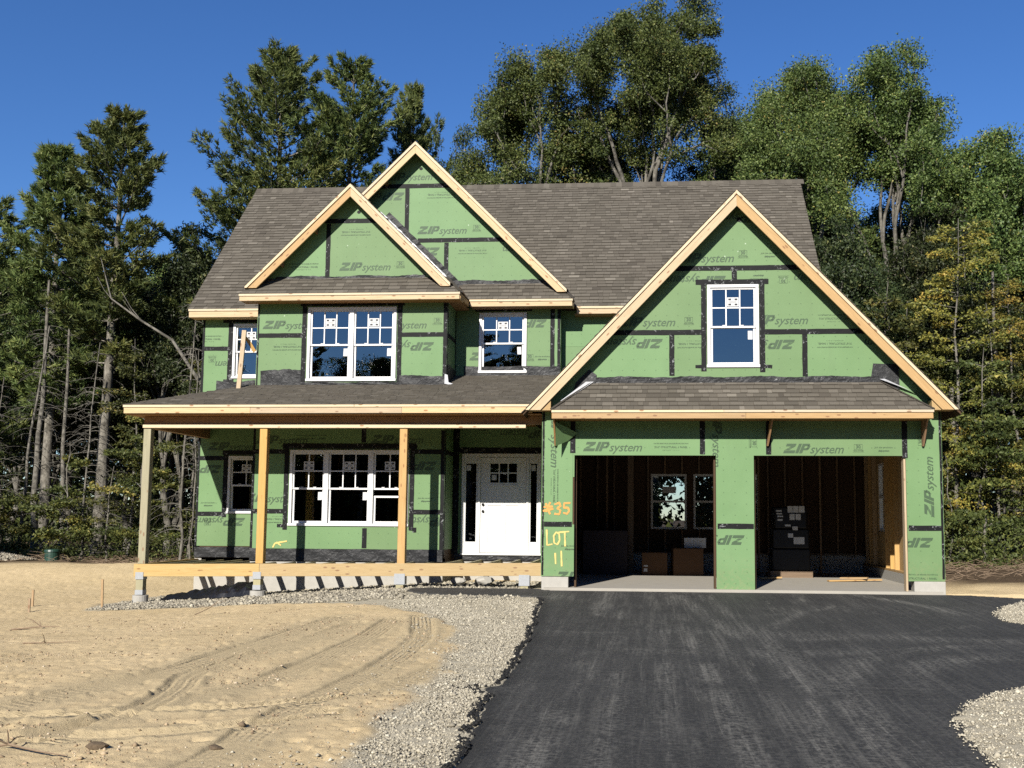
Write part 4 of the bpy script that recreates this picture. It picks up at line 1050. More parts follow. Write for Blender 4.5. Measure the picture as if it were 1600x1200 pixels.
def sand_height(X,Y):
    z=zbase(X,Y)
    near=1-sstep(22,30,Y)
    h=.05*(fbm(X*.9,Y*.9,3,1)-.5)+.012*(fbm(X*3.1,Y*4.1,3,2)-.5)+.012*(np.abs(fbm(X*6.3,Y*9.3,3,3)-.5)*2-.3)+.016*(fbm(X*15,Y*21,3,4)-.5)-.020*sstep(.66,.80,fbm(X*6.5,Y*9,4,6))
    # hummocks of loose dry sand away from the tracks
    trk=np.zeros(X.shape); dark=np.zeros(X.shape); TS=np.zeros(X.shape); TA=np.zeros(X.shape)
    for k,(pts,w) in enumerate(TRACKS):
        r,sd,al=track_dist(X,Y,pts)
        m=1-sstep(w*.5,w*.62,r); n=fbm(al*.8+k*9,sd*2,2,40+k)
        rib=np.cos(sd/w*2*math.pi*2.5)*.5+.5
        lug=np.cos(al*2*math.pi/.11+np.abs(sd)/w*9)*.5+.5
        g=-.014-.013*rib*sstep(.30,.5,n)-.003*lug
        berm=np.exp(-((r-w*.70)/(.05))**2)*(.006+.045*np.clip(fbm(al*2.6,sd*3+k,4,60+k)-.45,0,1))
        z=z+g*m*(.6+.4*n)+berm*(1-m); up_=(m>=trk)&(m>0); TS=np.where(up_,sd,TS); TA=np.where(up_,al,TA); trk=np.maximum(trk,m); dark=np.maximum(dark,1-sstep(w*.4,w*1.9,r))
    clod=np.clip(fbm(X*11,Y*11,4,8)-.56,0,1)*.13*sstep(10.5,7.5,Y)*sstep(.45,.6,fbm(X*1.1,Y*1.1,2,9))*(X<-1.9)
    z=z+(h*(1-.75*trk)+clod*(1-trk))*(.35+.65*near)
    global LAST_T
    LAST_T=(TS,TA)
    return z,trk,dark
Zg,TRK,DRK=sand_height(Xg,Yg); TSD,TAL=LAST_T
xl=polyx(Yg,XL); xg=polyx(Yg,XG)
bn=(fbm(Xg*2.3,Yg*2.3,3,21)-.5)*.55
grav=sstep(-.12,.10,Xg-xg+bn)*(Yg<20.6)
isl=island(Xg,Yg)+(fbm(Xg*3,Yg*3,3,23)-.5)*.12
asph=(Xg>xl-.02)&(Yg<18.75)&(isl<0)
rim=sstep(.55,.38,isl+(fbm(Xg*2,Yg*2,3,27)-.5)*.3)*(isl>-.1)
grav=np.where(Xg>xl,np.where(isl>-.1,rim,0),grav)
grav=np.where((Yg>18.6)&(Xg>-1.95),0,grav)
zflat=zbase(Xg,Yg)
Zg=Zg*(1-grav)+(zflat-.015+.03*(fbm(Xg*5,Yg*5,3,31)-.5)+.02*(fbm(Xg*17,Yg*17,2,32)-.5))*grav
Zg=np.where(isl>0,zflat+.012+.05*np.clip(isl,0,1)**.7+.02*(fbm(Xg*8,Yg*8,3,33)-.5),Zg)
Zg=np.where(asph,zflat-.09,Zg)
Zg=np.where((Xg>GX0)&(Xg<GX1)&(Yg>18.7)&(Yg<25),-.4,Zg)
litter=np.maximum(sstep(25.5,29,Yg+(fbm(Xg*.4,Yg*.4,3,71)-.5)*5),sstep(5.2,6.6,Xg)*sstep(19.2,21.0,Yg+(fbm(Xg*.8,Yg*.8,3,73)-.5)*2))
blue=(Yg>17.0)&(Xg<-4.0)
nr,nc=Xg.shape
idx=np.arange(nr*nc).reshape(nr,nc); F=np.stack([idx[:-1,:-1],idx[:-1,1:],idx[1:,1:],idx[1:,:-1]],-1).reshape(-1,4)
def mat_ground():
    t=NT('sandy_ground'); co=t.obj(); g=t.attr('gravel'); dk=t.attr('dark'); lt=t.attr('litter')
    n1=t.noise(co,.8,4,.6); n2=t.noise(co,7,5,.65); n3=t.noise(co,60,3,.7); n4=t.noise(co,190,2,.6)
    sand=t.ramp(n1,(.3,(.410,.320,.183)),(.7,(.486,.381,.225)))
    sand=t.mix(t.math('MULTIPLY',t.ramp(n2,(.45,0.0),(.75,1.0)),.35),sand,(0.2708,0.1963,0.1021))
    sand=t.mix(t.math('MULTIPLY',t.ramp(n3,(.5,0.0),(.8,1.0)),.30),sand,(0.2041,0.1452,0.0785))
    sand=t.mix(t.math('MULTIPLY',dk,.60),sand,t.ramp(n2,(.3,(0.2826,0.2316,0.1413)),(.7,(0.3297,0.2708,0.1688))))
    pit=t.noise(t.mapped(co,(1,1.6,1)),34,3,.6); sand=t.mix(t.ramp(pit,(.66,0.0),(.74,.5)),sand,(.15,.105,.055))
    gr=t.ramp(n4,(.3,(.165,.150,.113)),(.5,(.30,.275,.21)),(.7,(.40,.37,.29)))
    gr=t.mix(t.math('MULTIPLY',n2,.5),gr,(.34,.29,.20))
    li=t.ramp(n3,(.3,(0.0275,0.0196,0.0126)),(.55,(0.0785,0.0534,0.0314)),(.75,(0.1492,0.1099,0.0667)))
    c_=t.mix(g,sand,gr); c_=t.mix(lt,c_,li); t.col(c_); t.rough(.95); t.spec(.1)
    hh=t.math('ADD',t.math('MULTIPLY',n3,.6),t.math('MULTIPLY',n4,.5))
    sd=t.attr('tsd'); al=t.attr('tal'); tk=t.attr('trk')          # tread prints pressed along each tyre track
    w1=t.math('SINE',t.math('MULTIPLY',sd,2*math.pi/.052)); w2=t.math('SINE',t.math('ADD',t.math('MULTIPLY',al,2*math.pi/.085),t.math('MULTIPLY',t.math('ABSOLUTE',sd),38.0)))
    pr=t.math('MULTIPLY',t.math('ADD',t.math('MULTIPLY',w1,.95),t.math('MULTIPLY',w2,.35)),t.math('MULTIPLY',tk,t.math('MULTIPLY',t.ramp(n1,(.40,0.0),(.60,1.0)),t.ramp(n2,(.35,.15),(.6,1.0)))))
    hh=t.math('ADD',hh,pr); t.bump(hh,.75,.014)
    return t.m
MGR=mat_ground()
me=npmesh('sand_yard',np.stack([Xg,Yg,Zg],-1).reshape(-1,3),F,MGR,{'gravel':('POINT',grav),'dark':('POINT',DRK*(1-grav)),'litter':('POINT',litter),'trk':('POINT',TRK*(1-grav)),'tsd':('POINT',TSD),'tal':('POINT',TAL)},smooth=True)
tag(put(bpy.data.objects.new('sand_yard',me)),'tyre-marked sand yard in front of the house',kind='structure')
# wide ground sheet to the horizon
cx=np.concatenate([np.linspace(-400,-60,18)[:-1],np.linspace(-60,60,61),np.linspace(60,400,18)[1:]]); cy=np.concatenate([np.linspace(-300,-40,12)[:-1],np.linspace(-40,80,61),np.linspace(80,600,20)[1:]])
CX_,CY_=np.meshgrid(cx,cy); CZ=np.where((np.abs(CX_)<70)&(CY_<100),zbase(CX_,np.maximum(CY_,2)),-.1)-.10
CZ=CZ-.25*sstep(-20,-16,CX_)*sstep(12,9,CX_)*sstep(2,6,CY_)*sstep(33,29,CY_)
lit=np.maximum(sstep(25,30,CY_),sstep(5,9,CX_)*sstep(17,22,CY_)); lit=np.maximum(lit,sstep(-6,-12,CY_)); lit=np.maximum(lit,sstep(26,34,np.abs(CX_)))
nr,nc=CX_.shape; idx=np.arange(nr*nc).reshape(nr,nc); F2=np.stack([idx[:-1,:-1],idx[:-1,1:],idx[1:,1:],idx[1:,:-1]],-1).reshape(-1,4)
me=npmesh('ground',np.stack([CX_,CY_,CZ],-1).reshape(-1,3),F2,MGR,{'gravel':('POINT',CX_*0),'dark':('POINT',CX_*0),'litter':('POINT',lit)},smooth=True)
tag(put(bpy.data.objects.new('ground',me)),kind='structure')

# asphalt driveway
ya=[4.0]
while ya[-1]<18.64: ya.append(min(18.64,ya[-1]+.028+.0016*ya[-1]))
ya=np.array(ya); U_=np.concatenate([[-.02,-.008],np.linspace(0,1,210)])
xla=polyx(ya,XL)+.10*(fbm(ya*1.3,ya*0+3,3,81)-.5)+.07*(fbm(ya*9,ya*0+8,3,82)-.5)-.16*np.exp(-((ya-9.15)/.14)**2)
YA_=np.repeat(ya[:,None],len(U_),1); XA=xla[:,None]+np.clip(U_,0,1)[None,:]**1.25*(9.5-xla[:,None])
edge=np.zeros_like(XA); XA[:,0]-=.085+.06*vnoise(ya*14,ya*0,83); XA[:,1]-=.03
ZA=zbase(XA*0+3,YA_)+.006*(fbm(XA*.9,YA_*.9,3,85)-.5)
ZA[:,0]-=.075; ZA[:,1]-=.016
cutr=(YA_>18.6-.55*np.clip(XA-5.6,0,9))      # far right corner falls away under the soil
ZA=np.where(cutr&(XA>5.3),ZA-.3,ZA)
DT=[([(-.9,4),(-.72,8),(-.7,12),(-.75,18.5)],.16,.7),([(-.45,4),(-.3,8),(-.35,12),(-.5,18.5)],.10,.45),([(.05,4),(.12,8),(.15,13),(.0,18.5)],.10,.5),([(.75,4),(.62,8),(.5,12),(.3,18.5)],.14,.55),([(1.25,4),(1.0,9),(.8,13),(.9,18.5)],.10,.35),
    ([(.95,4),(1.15,7),(1.4,10),(.9,14),(.5,18)],.12,.6),([(1.55,4),(1.6,7),(1.75,9),(1.2,14),(1.0,18)],.10,.5),([(1.85,4.5),(1.9,7),(2.2,9.5),(3.2,11.2),(6,12)],.22,.6),([(1.5,4.5),(1.55,7),(1.8,9.8),(3.0,12),(6.5,13)],.20,.5),
    ([(3.6,18.4),(4.3,16.8),(4.5,15),(3.6,13.4),(1.8,12.6)],.16,.6),([(2.6,18.4),(2.2,15.5),(1.5,13.4),(1.3,10)],.10,.5),([(-1,13.2),(2,13.0),(5,12.7),(9,12.4)],.35,.4),([(-.6,11.4),(2,11.6),(6,11.9)],.30,.35),([(3.2,17.6),(2.6,16),(1.2,14.8)],.1,.5)]
dust=np.zeros_like(XA)
for k,(pts,w,st) in enumerate(DT):
    r,sd,al=track_dist(XA,YA_,pts); n=fbm(al*1.1,sd*3+k*5,3,90+k)
    dust=np.maximum(dust,1.35*st*np.exp(-(r/w)**2)*sstep(.28,.62,n))
    thin=np.exp(-((sd-.06*np.sin(al*.8+k)-.03)/.012)**2)*sstep(.45,.6,fbm(al*.7,sd*0+k,2,110+k)); dust=np.maximum(dust,.55*thin*st)
dust=np.maximum(dust,.30*sstep(.45,.75,fbm(XA*.8,YA_*.5,5,130,.65)))
dust=np.maximum(dust,.9*np.exp(-((XA+1.55)/.22)**2)*np.exp(-((YA_-17.4)/.6)**2))
dust=np.maximum(dust,.35*sstep(7.5,5.0,YA_)*sstep(.35,.7,fbm(XA*1.2,YA_*1.2,3,140)))
edgef=np.clip(1-(XA-xla[:,None])/.16,0,1)
def mat_asphalt():
    t=NT('black_asphalt'); co=t.obj(); d=t.attr('dust'); e=t.attr('edge')
    n3=t.noise(co,70,4,.85); n2=t.noise(co,24,4,.65); st=t.noise(t.mapped(co,(15,.55,1)),1,6,.72,.7); n1=t.noise(co,1.1,5,.65)
    base=t.ramp(n3,(.30,(.012,.012,.0122)),(.55,(.027,.027,.0268)),(.72,(.050,.049,.047)),(.84,(.09,.088,.082)))
    base=t.mix(t.math('MULTIPLY',t.ramp(n1,(.4,0.0),(.65,1.0)),.45),base,(.012,.012,.0122))
    sx=t.noise(t.mapped(co,(1.0,26,1)),1,5,.75,.5)
    sf=t.math('MAXIMUM',t.ramp(st,(.46,0.0),(.68,1.0)),t.math('MULTIPLY',t.ramp(sx,(.52,0.0),(.74,1.0)),.35))
    f=t.math('MULTIPLY',t.math('MULTIPLY_ADD',d,1.15,.28),t.math('ADD',t.math('MULTIPLY',sf,.50),t.math('MULTIPLY',t.ramp(n2,(.42,0.0),(.68,1.0)),.55)),clampit=True)
    f=t.math('MULTIPLY',f,t.math('MULTIPLY_ADD',n3,.9,.42),clampit=True)
    base=t.mix(t.math('MULTIPLY',f,.85),base,(.175,.168,.148))
    ln=t.noise(t.mapped(co,(9,.30,1)),1,4,.6,1.6); base=t.mix(t.math('MULTIPLY',t.ramp(ln,(.635,0.0),(.643,1.0),(.650,1.0),(.658,0.0)),t.math('MULTIPLY_ADD',n2,.7,-.12)),base,(.20,.19,.165))
    l2=t.noise(t.mapped(co,(.30,20,1)),1,3,.5,.6); base=t.mix(t.math('MULTIPLY',t.ramp(l2,(.66,0.0),(.68,1.0),(.70,0.0)),.12),base,(.20,.19,.165))
    sp=t.noise(co,60,2,.5); base=t.mix(t.math('MULTIPLY',t.ramp(sp,(.70,0.0),(.74,1.0)),t.math('MULTIPLY_ADD',d,.5,.12)),base,(.27,.255,.215))
    base=t.mix(t.math('MULTIPLY',e,.55),base,(.0055,.0055,.0055))
    t.col(base); t.rough(t.math('MULTIPLY_ADD',n2,.25,.66)); t.spec(.22); t.bump(n3,.45,.006)
    return t.m
MASP=mat_asphalt()
nr,nc=XA.shape; idx=np.arange(nr*nc).reshape(nr,nc); F=np.stack([idx[:-1,:-1],idx[:-1,1:],idx[1:,1:],idx[1:,:-1]],-1).reshape(-1,4)
me=npmesh('driveway',np.stack([XA,YA_,ZA],-1).reshape(-1,3),F,MASP,{'dust':('POINT',dust),'edge':('POINT',edgef)},smooth=True)
tag(put(bpy.data.objects.new('driveway',me)),'fresh black asphalt driveway streaked with pale dust',kind='structure')
# asphalt walkway stub along the porch
out=[(-1.70,17.35),(-2.2,17.48),(-2.9,17.44),(-3.6,17.58),(-4.1,17.85),(-4.38,18.35),(-4.42,18.7),(-4.1,18.92),(-3.2,18.9),(-2.4,18.93),(-1.98,18.9),(-1.75,18.62)]
P=[]
for i in range(len(out)):
    a=np.array(out[i]);b=np.array(out[(i+1)%len(out)])
    for t in np.linspace(0,1,7)[:-1]: q=a+(b-a)*t; P.append(q+(random.uniform(-.012,.012),random.uniform(-.012,.012)))
P=np.array(P); cen=P.mean(0); zt=lambda x,y: float(zbase(np.array(3.0),np.array(min(y,18.6))))+.008
inn=cen+(P-cen)*.955; v=[(x,y,zt(x,y)-.11) for x,y in P]+[(x,y,zt(x,y)) for x,y in inn]; n=len(P)
o=mobj('walkway',v,[(i,(i+1)%n,n+(i+1)%n,n+i) for i in range(n)]+[tuple(range(n,2*n))],MASP)
tag(o,'short black asphalt walkway stub along the porch front',kind='structure')

# crushed stone: real little stones
OCT=np.array([(1,0,0),(-1,0,0),(0,1,0),(0,-1,0),(0,0,1),(0,0,-1)],float); OF=np.array([(0,2,4),(2,1,4),(1,3,4),(3,0,4),(2,0,5),(1,2,5),(3,1,5),(0,3,5)])
def stones(name,x,y,z,r,mat,label,shade,flat=.7):
    n=len(x); v=OCT[None]*rng.uniform(.6,1.25,(n,6,1)); v=v*r[:,None,None]; v[:,:,2]*=flat
    a=rng.uniform(0,6.28,n); tl=rng.uniform(-.5,.5,n); ca,sa=np.cos(a)[:,None],np.sin(a)[:,None]
    X_=v[:,:,0]*ca-v[:,:,1]*sa; Y_=v[:,:,0]*sa+v[:,:,1]*ca; Z_=v[:,:,2]+X_*tl[:,None]*.5
    V=np.stack([X_+x[:,None],Y_+y[:,None],Z_+z[:,None]],-1).reshape(-1,3); F=(OF[None]+(np.arange(n)*6)[:,None,None]).reshape(-1,3)
    me=npmesh(name,V,F,mat,{'shade':('FACE',np.repeat(shade,8))})
    o=tag(put(bpy.data.objects.new(name,me)),label,kind='stuff'); return o
def mat_stone():
    t=NT('crushed_stone'); s_=t.attr('shade')
    c_=t.ramp(s_,(0.0,(0.0770,0.0726,0.0605)),(.3,(0.1903,0.1724,0.1339)),(.6,(0.2994,0.2721,0.2073)),(.85,(0.3901,0.3538,0.2721)),(1.0,(0.4807,0.4535,0.3628))); n=t.noise(t.obj(),80,2,.5)
    t.col(t.mix(t.math('MULTIPLY',n,.3),c_,(0.1633,0.1406,0.1079))); t.rough(.9); t.spec(.15); return t.m
MST=mat_stone()
MCRUMB=mat_plain('asphalt_crumb',(.011,.011,.0112),.8,.2,.4,40)
def sampler(fn,xr,yr,n,pw=1.0):
    xs=[];ys_=[]; tot=0
    while tot<n:
        y=yr[0]+(yr[1]-yr[0])*rng.uniform(0,1,40000)**pw; x=rng.uniform(*xr,40000); k=rng.uniform(0,1,40000)<fn(x,y); xs.append(x[k]); ys_.append(y[k]); tot+=k.sum()
    return np.concatenate(xs)[:n],np.concatenate(ys_)[:n]
def gdens(x,y):
    g=sstep(-.12,.12,x-polyx(y,XG)+(fbm(x*2.3,y*2.3,3,21)-.5)*.55); lim=np.interp(y,ya,xla)-.10; g=np.where((x>lim)|((y>17.45)&(x>-4.0)),0,g); cl=sstep(.35,.6,fbm(x*1.7,y*1.7,3,201)); return g*(.35+.65*cl)*(.4+.6*sstep(-.1,.5,x-polyx(y,XG)))+.05*sstep(-1.0,0,x-polyx(y,XG))*(x<lim)
x,y=sampler(gdens,(-4.2,-1.1),(5.2,17.4),52000,1.25); r=rng.gamma(1.7,.0028,len(x))+.0028; z=zbase(x,y)-.012+r*.35
stones('gravel',x,y,z,r,MST,'pale crushed stone strip along the driveway edge',np.clip(rng.normal(.58,.2,len(x)),0,1))
x,y=sampler(lambda x,y:((x>polyx(y,XG)+.15)&(x<-2.2)&~((x>-4.35)&(y>17.5)&(y<18.95))&(y<np.where((x>BX0)&(x<BX1),20.38,21.3))).astype(float),(-10.2,-2.0),(16.9,21.0),14000); r=rng.gamma(4,.0042,len(x))+.006; z=zbase(x,y)-.012+r*.4
stones('gravel',x,y,z,r,MST,'blue-grey crushed stone under the porch frame',np.clip(rng.normal(.42,.22,len(x)),0,1))
y=4.6+13*rng.uniform(0,1,3200)**1.3; x=np.interp(y,ya,xla)-.05-np.abs(rng.normal(0,.036,len(y))); x=np.where(np.abs(y-9.15)<.2,x-np.abs(rng.normal(0,.10,len(y))),x); r=rng.gamma(2.0,.0035,len(x))+.003; z=zbase(x,y)-.012+r*.5
stones('asphalt_crumbs',x,y,z,r,MCRUMB,'black asphalt crumbs spilled along the left driveway edge',rng.uniform(0,1,len(x)))
def idens(x,y): i=island(x,y); return sstep(-.08,.03,i)*sstep(.6,.25,i+(fbm(x*2,y*2,3,27)-.5)*.3)
x,y=sampler(idens,(2.0,8.0),(5.4,17.8),16000); r=rng.gamma(1.8,.0029,len(x))+.003; z=zbase(x,y)+.012+.05*np.clip(island(x,y),0,1)**.7+r*.3
stones('gravel',x,y,z,r,MST,'pale crushed stone on the right-hand driveway shoulder',np.clip(rng.normal(.66,.2,len(x)),0,1))
def cdens(x,y): return (x<polyx(y,XG)+.1)*sstep(.50,.68,fbm(x*1.4,y*1.4,3,301))*.8+.06*(x<polyx(y,XG))
x,y=sampler(cdens,(-9,-1.9),(5.2,16),9000,1.8); r=rng.gamma(1.6,.0032,len(x))+.0025; z,_,_=sand_height(x,y); z=z+r*.2
def mat_clod():
    t=NT('sand_clod'); s_=t.attr('shade'); t.col(t.ramp(s_,(0.0,(0.1256,0.0942,0.0628)),(.5,(0.3140,0.2355,0.1492)),(1.0,(0.4710,0.4082,0.3140)))); t.rough(.95); t.spec(.1); return t.m
MCLOD=mat_clod()
stones('sand_clods',x,y,z,r,MCLOD,'small clods and pebbles strewn over the sand',np.clip(rng.normal(.35,.25,len(x)),0,.95))
# grey stone heap at the far left
n=2600; a=rng.uniform(0,6.28,n); q=np.sqrt(rng.uniform(0,1,n)); x=-19.3+q*1.5*np.cos(a); y=28.6+q*1.0*np.sin(a); r=rng.uniform(.02,.05,n); z=zbase(x,y)+.30*(1-q)+.03
stones('gravel_heap',x,y,z,r,MST,'low heap of grey crushed stone by the far woods',np.clip(rng.normal(.4,.2,n),0,1))
MTWIG=mat_plain('dry_twig_bark',(.17,.125,.085),.9,.1,.4,40)
def twig(pts,rad,label,forks=0,seed=0):
    r=random.Random(seed); pts=[Vector(p) for p in pts]; n=len(pts)
    mb=MB().tube(pts,[rad*(1-.7*i/(n-1)) for i in range(n)],5); t=mb.build('fallen_branch',MTWIG)
    tag(t,label,'branch','fallen branches on the sand')
    for k in range(forks):
        i=r.randrange(1,n-1); p=pts[i]; q=p+Vector((r.uniform(-.25,.25),r.uniform(-.2,.2),r.uniform(.02,.14)))
        MB().tube([p,(p+q)/2+Vector((0,0,.02)),q],[rad*.5,rad*.4,rad*.15],4).build('twig',MTWIG,t)
    return t
def gz(x,y): return float(sand_height(np.array([x]),np.array([y]))[0][0])
twig([(-4.45,6.62,gz(-4.45,6.62)+.03),(-4.2,6.6,gz(-4.2,6.6)+.035),(-3.95,6.52,gz(-3.95,6.52)+.03),(-3.72,6.47,gz(-3.72,6.47)+.02)],.012,'long dry branch lying in the bottom left corner of the sand',3,1)
twig([(-6.9,15.3,gz(-6.9,15.3)+.02),(-6.75,15.45,gz(-6.75,15.45)+.10),(-6.55,15.5,gz(-6.55,15.5)+.26)],.009,'thin dead twig sticking up from the sand before the porch',4,2)
twig([(-7.4,11.8,gz(-7.4,11.8)+.01),(-7.1,11.75,gz(-7.1,11.75)+.02),(-6.7,11.8,gz(-6.7,11.8)+.02)],.010,'thin stick lying on loose sand above the tyre tracks',2,3)
twig([(-8.9,13.9,gz(-8.9,13.9)+.01),(-8.5,13.95,gz(-8.5,13.95)+.03),(-8.2,13.9,gz(-8.2,13.9)+.02)],.014,'dark crooked stick lying on sand near the left edge',3,4)
# rough lumps of sod
def lump(x,y,s,label,seed):
    r=np.random.default_rng(seed); n=60; v=r.normal(0,1,(n,3)); v/=np.linalg.norm(v,axis=1)[:,None]
    import bmesh
    bm=bmesh.new()
    for p in v: bm.verts.new((p[0]*s*r.uniform(.7,1.2),p[1]*s*.7*r.uniform(.7,1.2),p[2]*s*.35*r.uniform(.6,1.3)))
    bmesh.ops.convex_hull(bm,input=bm.verts); me=bpy.data.meshes.new('soil_clod'); bm.to_mesh(me); bm.free(); me.materials.append(MSOIL)
    o=put(bpy.data.objects.new('soil_clod',me),None,Matrix.Translation((x,y,gz(x,y)+s*.12))); tag(o,label,'clod','soil clods on the sand')
MSOIL=mat_plain('dark_soil',(.10,.075,.05),.95,.1,.5,40,.8)
lump(-2.92,6.86,.055,'small dark soil clod beside the tyre tracks at bottom centre',1)
lump(-3.66,6.72,.075,'large dark soil lump beside the fallen branch',2)
lump(-1.55,6.35,.07,'dark rock lump on the gravel strip near the driveway',3)
# ------------------------------------------------------------------ LOOSE THINGS AROUND AND IN THE HOUSE
MSTAKE=mat_wood('weathered_stake_wood',(0.2355,0.1570,0.0864),(0.3140,0.2198,0.1256))
for i,(x,y,h,lab) in enumerate(((-11.7,17.3,.30,'short wooden survey stake standing at the far left of the sand'),(-11.4,18.4,.30,'leaning wooden survey stake, taller of the close pair'),(-10.9,17.5,.24,'shortest wooden survey stake, right one of the close pair'),(-9.95,18.2,.50,'tall wooden survey stake just left of the porch corner'))):
    z=gz(x,y); o=lumber('survey_stake',(x,y,z-.1),(x+random.uniform(-.03,.03),y,z+h),.025,.04,MSTAKE,None,upv=(0,1,0)); tag(o,lab,'stake','survey stakes in the sand')
# temporary brace on the porch roof
b=empty('roof_brace',(-8.3,20.05,pz(20.05))); tag(b,'upright scrap lumber brace standing on the porch roof before the bay','brace')
lumber('upright',(-8.34,20.10,pz(20.1)-.02),(-8.27,20.12,5.03),.04,.09,MLUM,b,upv=(0,1,0))
lumber('stay',(-8.25,20.25,4.86),(-8.12,20.33,4.62),.02,.07,MLUM2,b,upv=(0,1,0))
lumber('stay',(-8.28,20.14,4.93),(-8.22,20.28,4.80),.02,.05,MLUM2,b,upv=(0,1,0))
# crumpled black plastic sheet under the porch
n,m=60,16; v=[];f=[]
for i in range(n+1):
    for k in range(m+1):
        u=i/n; t=k/m; x=-9.25+u*1.75; y=18.95+t*.75+.12*math.sin(u*7)
        a=np.array([x]);bb=np.array([y]); fold=abs(float(fbm(a*5.5,bb*7,3,401)[0])-.5)*2; h=.30*math.sin(math.pi*t)**.7*(.35+.65*u)*(.55+.6*float(fbm(a*2,bb*2,3,402)[0]))
        if i in(0,n) or k in(0,m): h=0
        v.append((x,y,gz_flat(x,y)+.015+h+.16*fold*math.sin(math.pi*t)) if False else (x,y,float(zbase(a,bb)[0])+.02+h*(.7+.6*fold)))
for i in range(n):
    for k in range(m): a=i*(m+1)+k; f.append((a,a+m+1,a+m+2,a+1))
MPLAS=mat_plain('black_plastic_sheet',(0.0072,0.0072,0.0078),.28,.5,.2,12,.3)
o=mobj('plastic_sheet',v,f,MPLAS); tag(o,'crumpled black plastic sheet lying under the porch frame','plastic sheet')
# lump of rubble under the deck near the door
for i,(x,y,s,lab) in enumerate(((-3.72,19.9,.16,'pale grey rock under the deck, left of the pair before the door'),(-3.2,19.9,.20,'larger pale grey rock under the deck before the door'))):
    r=random.Random(i); import bmesh
    bm=bmesh.new()
    for k in range(40):
        p=Vector((r.gauss(0,1),r.gauss(0,1),r.gauss(0,1))).normalized(); bm.verts.new((p.x*s,p.y*s*.8,p.z*s*.5))
    bmesh.ops.convex_hull(bm,input=bm.verts); me=bpy.data.meshes.new('rock'); bm.to_mesh(me); bm.free(); me.materials.append(MCONC)
    tag(put(bpy.data.objects.new('rock',me),None,Matrix.Translation((x,y,.02))),lab,'rock')
# garage contents
MCARD=mat_plain('brown_cardboard',(.085,.045,.022),.8,.2,.15,10)
MDARKBOX=mat_plain('dark_wrapped_carton',(.018,.011,.012),.6,.3,.3,6)
def carton(name,x,y,w,d,h,mat,lab,rz=0.0,z=0.0,cat='box'):
    t=empty(name,(x,y,z),rz); tag(t,lab,cat)
    bx=MB().box(-w/2,w/2,-d/2,d/2,.004,h-.006).build('body',mat,t,W[t.name]); bevel(bx,.006)
    for s_ in (-1,1): MB().box(-w/2,w/2,*((-d/2,-.004) if s_<0 else (.004,d/2)),h-.004,h).build('flap',mat,t,W[t.name])
    MB().box(-.025,.025,-d/2-.002,-d/2-.0005,h*.55,h-.002).build('packing_tape',MPAPER if 0 else mat,t,W[t.name])
    return t
t=carton('cardboard_box',.10,23.2,.56,.5,.50,MCARD,'lower brown cardboard box on the left garage floor with white labels')
MB().box(-.24,-.16,-.254,-.251,.08,.15).build('paper_label',MPAPER,t,W[t.name]); MB().box(-.24,-.15,-.254,-.251,.19,.22).build('paper_label',MPAPER,t,W[t.name])
carton('cardboard_box',.82,23.2,.66,.6,.60,MCARD,'taller brown cardboard box in the left garage bay, white tray on top',.08)
t=empty('white_tray',(1.0,23.25,.606)); tag(t,'pale flat case with a handle on top of the taller cardboard box','case')
MB().box(-.24,.24,-.14,.14,0,.22).build('body',MPAPER,t,W[t.name]); MB().tube([(1.0-.04,23.25,.826),(1.0-.03,23.25,.89),(1.0+.03,23.25,.89),(1.0+.04,23.25,.826)],.008).build('handle',MBLACK,t)
carton('dark_carton',-1.0,23.4,1.0,.7,.98,MDARKBOX,'big dark carton standing in the back of the left garage bay')
# wrapped stack in the right bay
t=empty('wrapped_stack',(3.05,22.9,0)); tag(t,'tall black shrink-wrapped stack with white labels in the right garage bay','stack')
MWRAP=mat_plain('black_stretch_wrap',(.006,.006,.0065),.4,.2,.2,9,.4)
MB().box(2.60,3.50,22.6,23.3,0,.14).build('pallet',MSTUD,t)
for k,(x0,x1,z0,z1) in enumerate(((2.64,3.46,.14,.62),(2.66,3.44,.62,1.05),(2.70,3.40,1.05,1.52))):
    o=MB().box(x0,x1,22.62,23.28,z0+.004,z1).build('wrapped_carton',MWRAP,t); bevel(o,.03,2)
for x,z,w,h in ((2.98,1.40,.11,.14),(3.10,1.40,.11,.14),(3.22,1.40,.12,.14),(3.02,1.24,.11,.13),(3.15,1.24,.11,.13),(2.73,1.42,.12,.03),(2.74,1.36,.12,.03),(2.76,1.30,.12,.03),(2.76,1.22,.11,.04),(2.92,1.10,.12,.04),(3.08,1.02,.11,.08),(2.98,.86,.11,.09),(3.10,.72,.12,.15),(3.22,.72,.11,.15)):
    MB().box(x,x+w,22.606,22.612,z,z+h).build('paper_label',MPAPER,t)
for i,(x0,y0,x1,y1,z,lab) in enumerate(((3.6,21.3,4.7,21.5,.02,'loose board lying flat on the right garage floor'),(3.9,21.6,4.4,21.35,.06,'short board lying across another on the right garage floor'),(2.3,21.9,2.75,21.95,.02,'short scrap board by the middle pier inside the right garage'))):
    tag(lumber('scrap_board',(x0,y0,z),(x1,y1,z+.02),.03,.12,MLUM2,None),lab,'board','scrap boards on the garage floor')
# green utility pedestal by the woods
x,y=-17.6,27.0; x=-16.85; y=28.0; z=float(zbase(np.array([x]),np.array([y]))[0])
t=empty('utility_box',(x,y,z)); tag(t,'dark green utility box at the edge of the woods','utility box')
MGRN=mat_plain('dark_green_enamel',(0.0120,0.0360,0.0240),.45,.4,.15,8)
o=MB().cyl((x,y,z-.1),.20,.36,20,.19).build('body',MGRN,t); o=MB().cyl((x,y,z+.26),.215,.05,20,.20).cyl((x,y,z+.31),.20,.02,20,.12).build('lid',MGRN,t)
